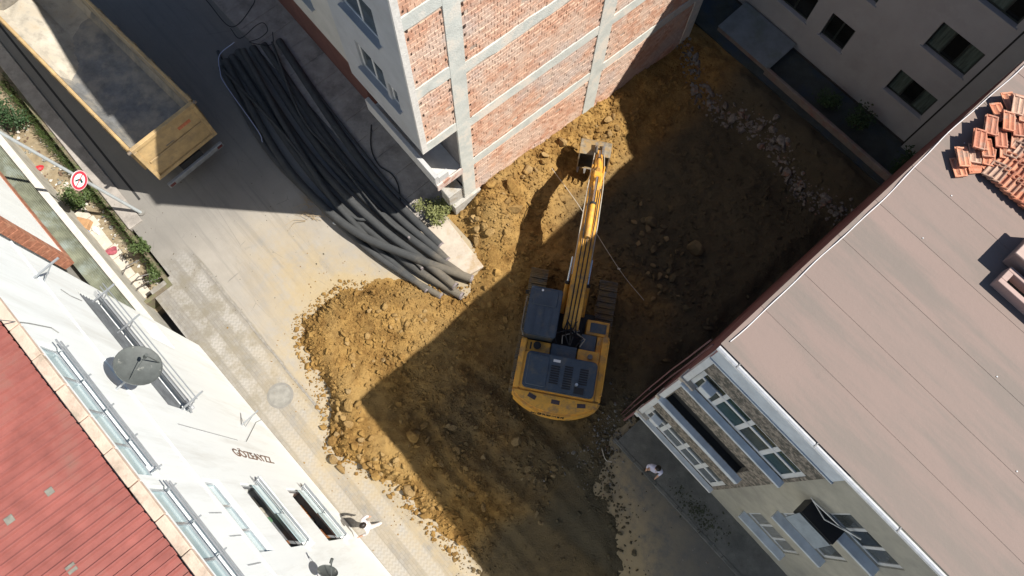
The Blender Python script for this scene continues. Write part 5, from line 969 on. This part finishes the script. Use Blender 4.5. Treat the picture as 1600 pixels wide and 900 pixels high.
# grass along the wall
vs = []; fs = []
for k in range(4200):
    u = random.uniform(-25, -14); v = -3.80+random.gauss(0, .09)-(.22*random.random() if u < -18.5 else 0); z = -.02 if v > -3.76 else -.3; a = random.uniform(0, 6.28); l = random.uniform(.08, .22); dx, dy = math.cos(a)*.012, math.sin(a)*.012; i = len(vs)
    vs += [(u-dx, v-dy, z), (u+dx, v+dy, z), (u+random.gauss(0, .06), v+random.gauss(0, .06), z+l)]; fs.append((i, i+1, i+2))
b = MB(); b.add(vs, fs); struct('grass', b, LEAF[0], F0, kind='stuff')
# paved steps in the garden, one slab each
GS = mat('garden_paver', (.50, .45, .38), .15, 4, .9, .3, 25); t = thing('garden_path', 'row of pale paving slabs in the sunken garden', 'path', F0, (-15, -4.3, -.6))
for i in range(9): b = MB(t); x = -14.0-.5*i; b.box(x-.48, x, -4.95, -4.42+.05*math.sin(i*2), -.6, -.52+.012*(i % 3)); b.build('paving_slab', GS, t, bevel=.015)
u, v = F0.G(128, 348, -.3); b = MB(); b.obox((u, v, -.42), (.5, .36, .3), .6); solo('cardboard_box', b, mat('cardboard', (.38, .22, .11), .2, 6, .9), F0, (u, v, -.6), 'brown box on the slabs of the sunken garden', 'box', bevel=.01)
def lump(px, py, s, m_, name, lab, cat_, z=-.5):
    u, v = F0.G(px, py, z); me = clod_mesh(name, int(px), 2, .5); me.materials.append(m_); o = share(name, me, F0.W(u, v, z), (0, 0, px), None, (s, s*.75, s*.6)); tag(o, lab, cat_)
lump(137, 366, .42, mat('bag_blue', (.03, .16, .5), .25, 6, .4), 'plastic_bag', 'crumpled bright blue plastic bag in the sunken garden', 'bag'); lump(176, 392, .45, mat('cloth_red', (.32, .08, .10), .4, 9, .8), 'red_cloth', 'reddish heap of cloth in the sunken garden', 'cloth'); lump(60, 262, .34, mat('bag_red', (.45, .03, .04), .25, 6, .5), 'red_bag', 'small red bag on the garden soil near the sign post', 'bag'); lump(150, 360, .34, mat('paper_white', (.7, .7, .7)), 'white_bag', 'white bag next to the blue bag', 'bag')
for k, m_ in enumerate([mat('litter_pale', (.5, .47, .42), .3, 9, .9), mat('litter_brown', (.14, .09, .06), .4, 9, .9), mat('litter_dull', (.2, .2, .18), .4, 9, .9)]):
    n_ = 70; uu = rng.uniform(-23, -13.8, n_); vv = rng.uniform(-4.95, -3.85, n_); scatter(['pale_litter', 'garden_debris', 'dry_leaves'][k], list(zip(uu, vv, np.full(n_, -.58))), np.clip(rng.lognormal(-2.3, .5, n_), .04, .3), m_, flat=.4)['kind'] = 'stuff'
# twisted scrap and rails at the garden corner
for k, (a_, c_) in enumerate([((200, 442), (238, 425)), ((205, 455), (250, 432)), ((185, 430), (215, 405))]):
    u0, v0 = F0.G(*a_, .1); u1, v1 = F0.G(*c_, .1); b = MB(); b.tube([(u0, v0, -.1), ((u0+u1)/2, (v0+v1)/2, .2), (u1, v1, 0)], .025, 6); solo('scrap_rod', b, STEEL, F0, (u0, v0, -.6), ['bent steel rod at the garden corner, uppermost of three', 'bent steel rod at the garden corner, nearest the white house', 'bent steel rod over the garden slabs'][k], 'rod', smooth=True)
for k in range(5):
    uu = -22.2+k*1.9; b = MB(); b.tube([(uu, -5.0, -.6), (uu+.02, -5.02, .5)], .02, 6); solo('garden_stake', b, mat('stake_brown', (.16, .10, .07), .3, 8, .9), F0, (uu, -5., -.6), 'thin wooden stake in the sunken garden beside the long wall', 'stake', 'garden stakes')

# ------------------------------------------------------------------ people
def person(loc, yaw, joints, rad, parts_of, mats, label, hair_m, extra_hands=True):
    """one continuous skinned body; joints name->(x,y,z), bones list; facing +y"""
    names = list(joints); me = bpy.data.meshes.new('body'); E_ = [(names.index(a), names.index(c)) for a, c in parts_of]; me.from_pydata([joints[n_] for n_ in names], E_, [])
    o = bpy.data.objects.new('body_tmp', me); COL.objects.link(o); md = o.modifiers.new('s', 'SKIN'); md.use_smooth_shade = True
    for i, n_ in enumerate(names): r = rad[n_]; me.skin_vertices[0].data[i].radius = r if isinstance(r, tuple) else (r, r)
    me.skin_vertices[0].data[names.index('pelvis')].use_root = True; o.modifiers.new('d', 'SUBSURF').levels = 2
    dg = bpy.context.evaluated_depsgraph_get(); dg.update(); bme = bpy.data.meshes.new_from_object(o.evaluated_get(dg)); bpy.data.objects.remove(o)
    bme.materials.clear()
    for m_ in mats: bme.materials.append(m_)
    def region(c):
        best = (9, 0)
        for a, e in parts_of:
            A = Vector(joints[a]); B = Vector(joints[e]); d = B-A; t_ = max(0, min(1, (c-A).dot(d)/d.length_squared)); ds = (c-A-d*t_).length
            k = a+e; mi = 2 if any(x in k for x in ('head', 'hand', 'f1', 'f2', 'f3', 'f4', 'th')) or (('wrist' in k) and t_ > .55) else 1 if any(x in k for x in ('knee', 'hip', 'ankle')) else 3 if 'toe' in k else 0
            best = min(best, (ds, mi))
        return best[1]
    for p in bme.polygons: p.material_index = region(p.center); p.use_smooth = True
    r_ = bpy.data.objects.new('person', None); COL.objects.link(r_); r_.location = loc; r_.rotation_euler = (0, 0, yaw); tag(r_, label, 'person')
    b_ = bpy.data.objects.new('body', bme); COL.objects.link(b_); b_.parent = r_
    hx, hy, hz = joints['head']; bm = bmesh.new(); bmesh.ops.create_icosphere(bm, subdivisions=3, radius=1)
    for v in bm.verts: v.co = Vector((v.co.x*.092, v.co.y*.112-.012, v.co.z*.115+.012))*(1+.04*math.sin(v.co.x*9)*math.sin(v.co.y*7))
    bmesh.ops.delete(bm, geom=[v for v in bm.verts if v.co.y > .055 and v.co.z < .05 or v.co.z < -.06], context='VERTS'); hm = bpy.data.meshes.new('hair'); bm.to_mesh(hm); bm.free(); hm.materials.append(hair_m); [setattr(p, 'use_smooth', True) for p in hm.polygons]
    h = bpy.data.objects.new('hair', hm); COL.objects.link(h); h.parent = r_; h.location = (hx, hy, hz+.015)
    f = MB(); f.obox((hx, hy+.105, hz-.01), (.022, .03, .04)); f.build('nose', mats[2], r_, bevel=.008)
    for s_ in (-1, 1):
        f = MB(); f.obox((hx+s_*.035, hy+.088, hz+.015), (.022, .01, .012)); f.build('eye', BLK, r_); f = MB(); f.obox((hx+s_*.086, hy+.0, hz), (.014, .03, .05)); f.build('ear', mats[2], r_, bevel=.006)
    f = MB(); f.obox((hx, hy+.092, hz-.055), (.045, .01, .01)); f.build('mouth', mat('lip', (.3, .12, .1)), r_)
    return r_
def skeleton(walk=.0, armf=(.1, -.1), bend=(.1, .1)):
    J = {'pelvis': (0, 0, .95), 'waist': (0, 0, 1.1), 'chest': (0, .01, 1.3), 'neck': (0, .0, 1.48), 'headlow': (0, .02, 1.56), 'head': (0, .03, 1.66), 'headtop': (0, .02, 1.73)}
    R = {'pelvis': (.15, .11), 'waist': (.135, .10), 'chest': (.16, .11), 'neck': .055, 'headlow': .06, 'head': (.078, .095), 'headtop': .055}
    B_ = [('pelvis', 'waist'), ('waist', 'chest'), ('chest', 'neck'), ('neck', 'headlow'), ('headlow', 'head'), ('head', 'headtop')]
    for s, n_ in ((-1, 'l'), (1, 'r')):
        w_ = walk*s
        J[n_+'hip'] = (s*.09, 0, .88); J[n_+'knee'] = (s*.10, w_*.6+.03, .48); J[n_+'ankle'] = (s*.10, w_*1.1-.02, .09); J[n_+'toe'] = (s*.115, w_*1.1+.15, .035)
        R[n_+'hip'] = .092; R[n_+'knee'] = .062; R[n_+'ankle'] = .045; R[n_+'toe'] = .038
        a = armf[0 if s < 0 else 1]; bd = bend[0 if s < 0 else 1]
        J[n_+'shoulder'] = (s*.18, 0, 1.41); J[n_+'elbow'] = (s*.225, a*.6, 1.13); J[n_+'wrist'] = (s*.225-s*.03, a+bd, .90+bd*.7); d = Vector(J[n_+'wrist'])-Vector(J[n_+'elbow']); d.normalize()
        R[n_+'shoulder'] = .068; R[n_+'elbow'] = .047; R[n_+'wrist'] = .032; h_ = Vector(J[n_+'wrist'])+d*.06; J[n_+'hand'] = tuple(h_); R[n_+'hand'] = .030
        for k in range(4): q_ = h_+d*(.085+.015*(k in (1, 2)))+Vector((0, (k-1.5)*.022, 0)); J[n_+'f%d' % (k+1)] = tuple(q_); R[n_+'f%d' % (k+1)] = .009; B_.append((n_+'hand', n_+'f%d' % (k+1)))
        q_ = Vector(J[n_+'wrist'])+d*.05+Vector((-s*.03, .045, 0)); J[n_+'th'] = tuple(q_); R[n_+'th'] = .010; B_.append((n_+'wrist', n_+'th'))
        B_ += [('pelvis', n_+'hip'), (n_+'hip', n_+'knee'), (n_+'knee', n_+'ankle'), (n_+'ankle', n_+'toe'), ('chest', n_+'shoulder'), (n_+'shoulder', n_+'elbow'), (n_+'elbow', n_+'wrist'), (n_+'wrist', n_+'hand')]
    return J, R, B_
SKIN = mat('skin', (.50, .30, .21), .08, 9, .6); HAIR = mat('hair_dark', (.018, .012, .01), .2, 20, .5)
J, R, B_ = skeleton(.22, (.2, -.18), (.12, .05)); x, y = F0.W(*F0.G(583, 819))[:2]
person((x, y, .0), math.radians(120), J, R, B_, [mat('shirt_pale_pink', (.72, .66, .64), .06, 9, .85), mat('trousers_pale', (.62, .57, .54), .08, 9, .9), SKIN, mat('shoe_dark', (.04, .04, .04))], 'person in pale clothes walking on the sunny paving by the white house', HAIR)
J, R, B_ = skeleton(.06, (.04, .02), (.1, .06)); x, y = F0.W(*F0.G(1012, 736))[:2]
person((x, y, .0), math.radians(150), J, R, B_, [mat('shirt_lilac', (.55, .55, .70), .06, 9, .85), mat('trousers_dark', (.04, .035, .03), .1, 9, .9), SKIN, mat('shoe_dark', (.04, .04, .04))], 'person in a white shirt standing in the shade before the bay', HAIR)
# scattered leaves and specks on the street
sp = np.stack([rng.uniform(-17, -5, 160), rng.uniform(-3.5, 2.2, 160)], 1); s_ = np.clip(rng.lognormal(-3.5, .4, 160), .015, .08)
scatter('street_litter', [(a_, c_, 0) for a_, c_ in sp], s_, mat('litter_dark', (.09, .075, .05), .4, 5, .95), flat=.35)['kind'] = 'stuff'
sp = np.stack([rng.uniform(1.2, 7, 120), rng.uniform(1.2, 5.2, 120)], 1); scatter('road_grit', [(a_, c_, .0 if c_ < 4.2 else .11) for a_, c_ in sp], np.clip(rng.lognormal(-3.3, .4, 120), .02, .09), RUB, flat=.4)['kind'] = 'stuff'
# leaf heap on the far footway
u_ = rng.normal(0, .5, 300); lu, lv = F0.G(1092, 800, .12); scatter('leaf_heap', [(lu+a_, lv+c_, .11) for a_, c_ in zip(u_, rng.normal(0, .16, 300))], np.clip(rng.lognormal(-2.9, .35, 300), .02, .1), mat('leaf_litter', (.05, .055, .035), .5, 8, .9), flat=.4)['kind'] = 'stuff'
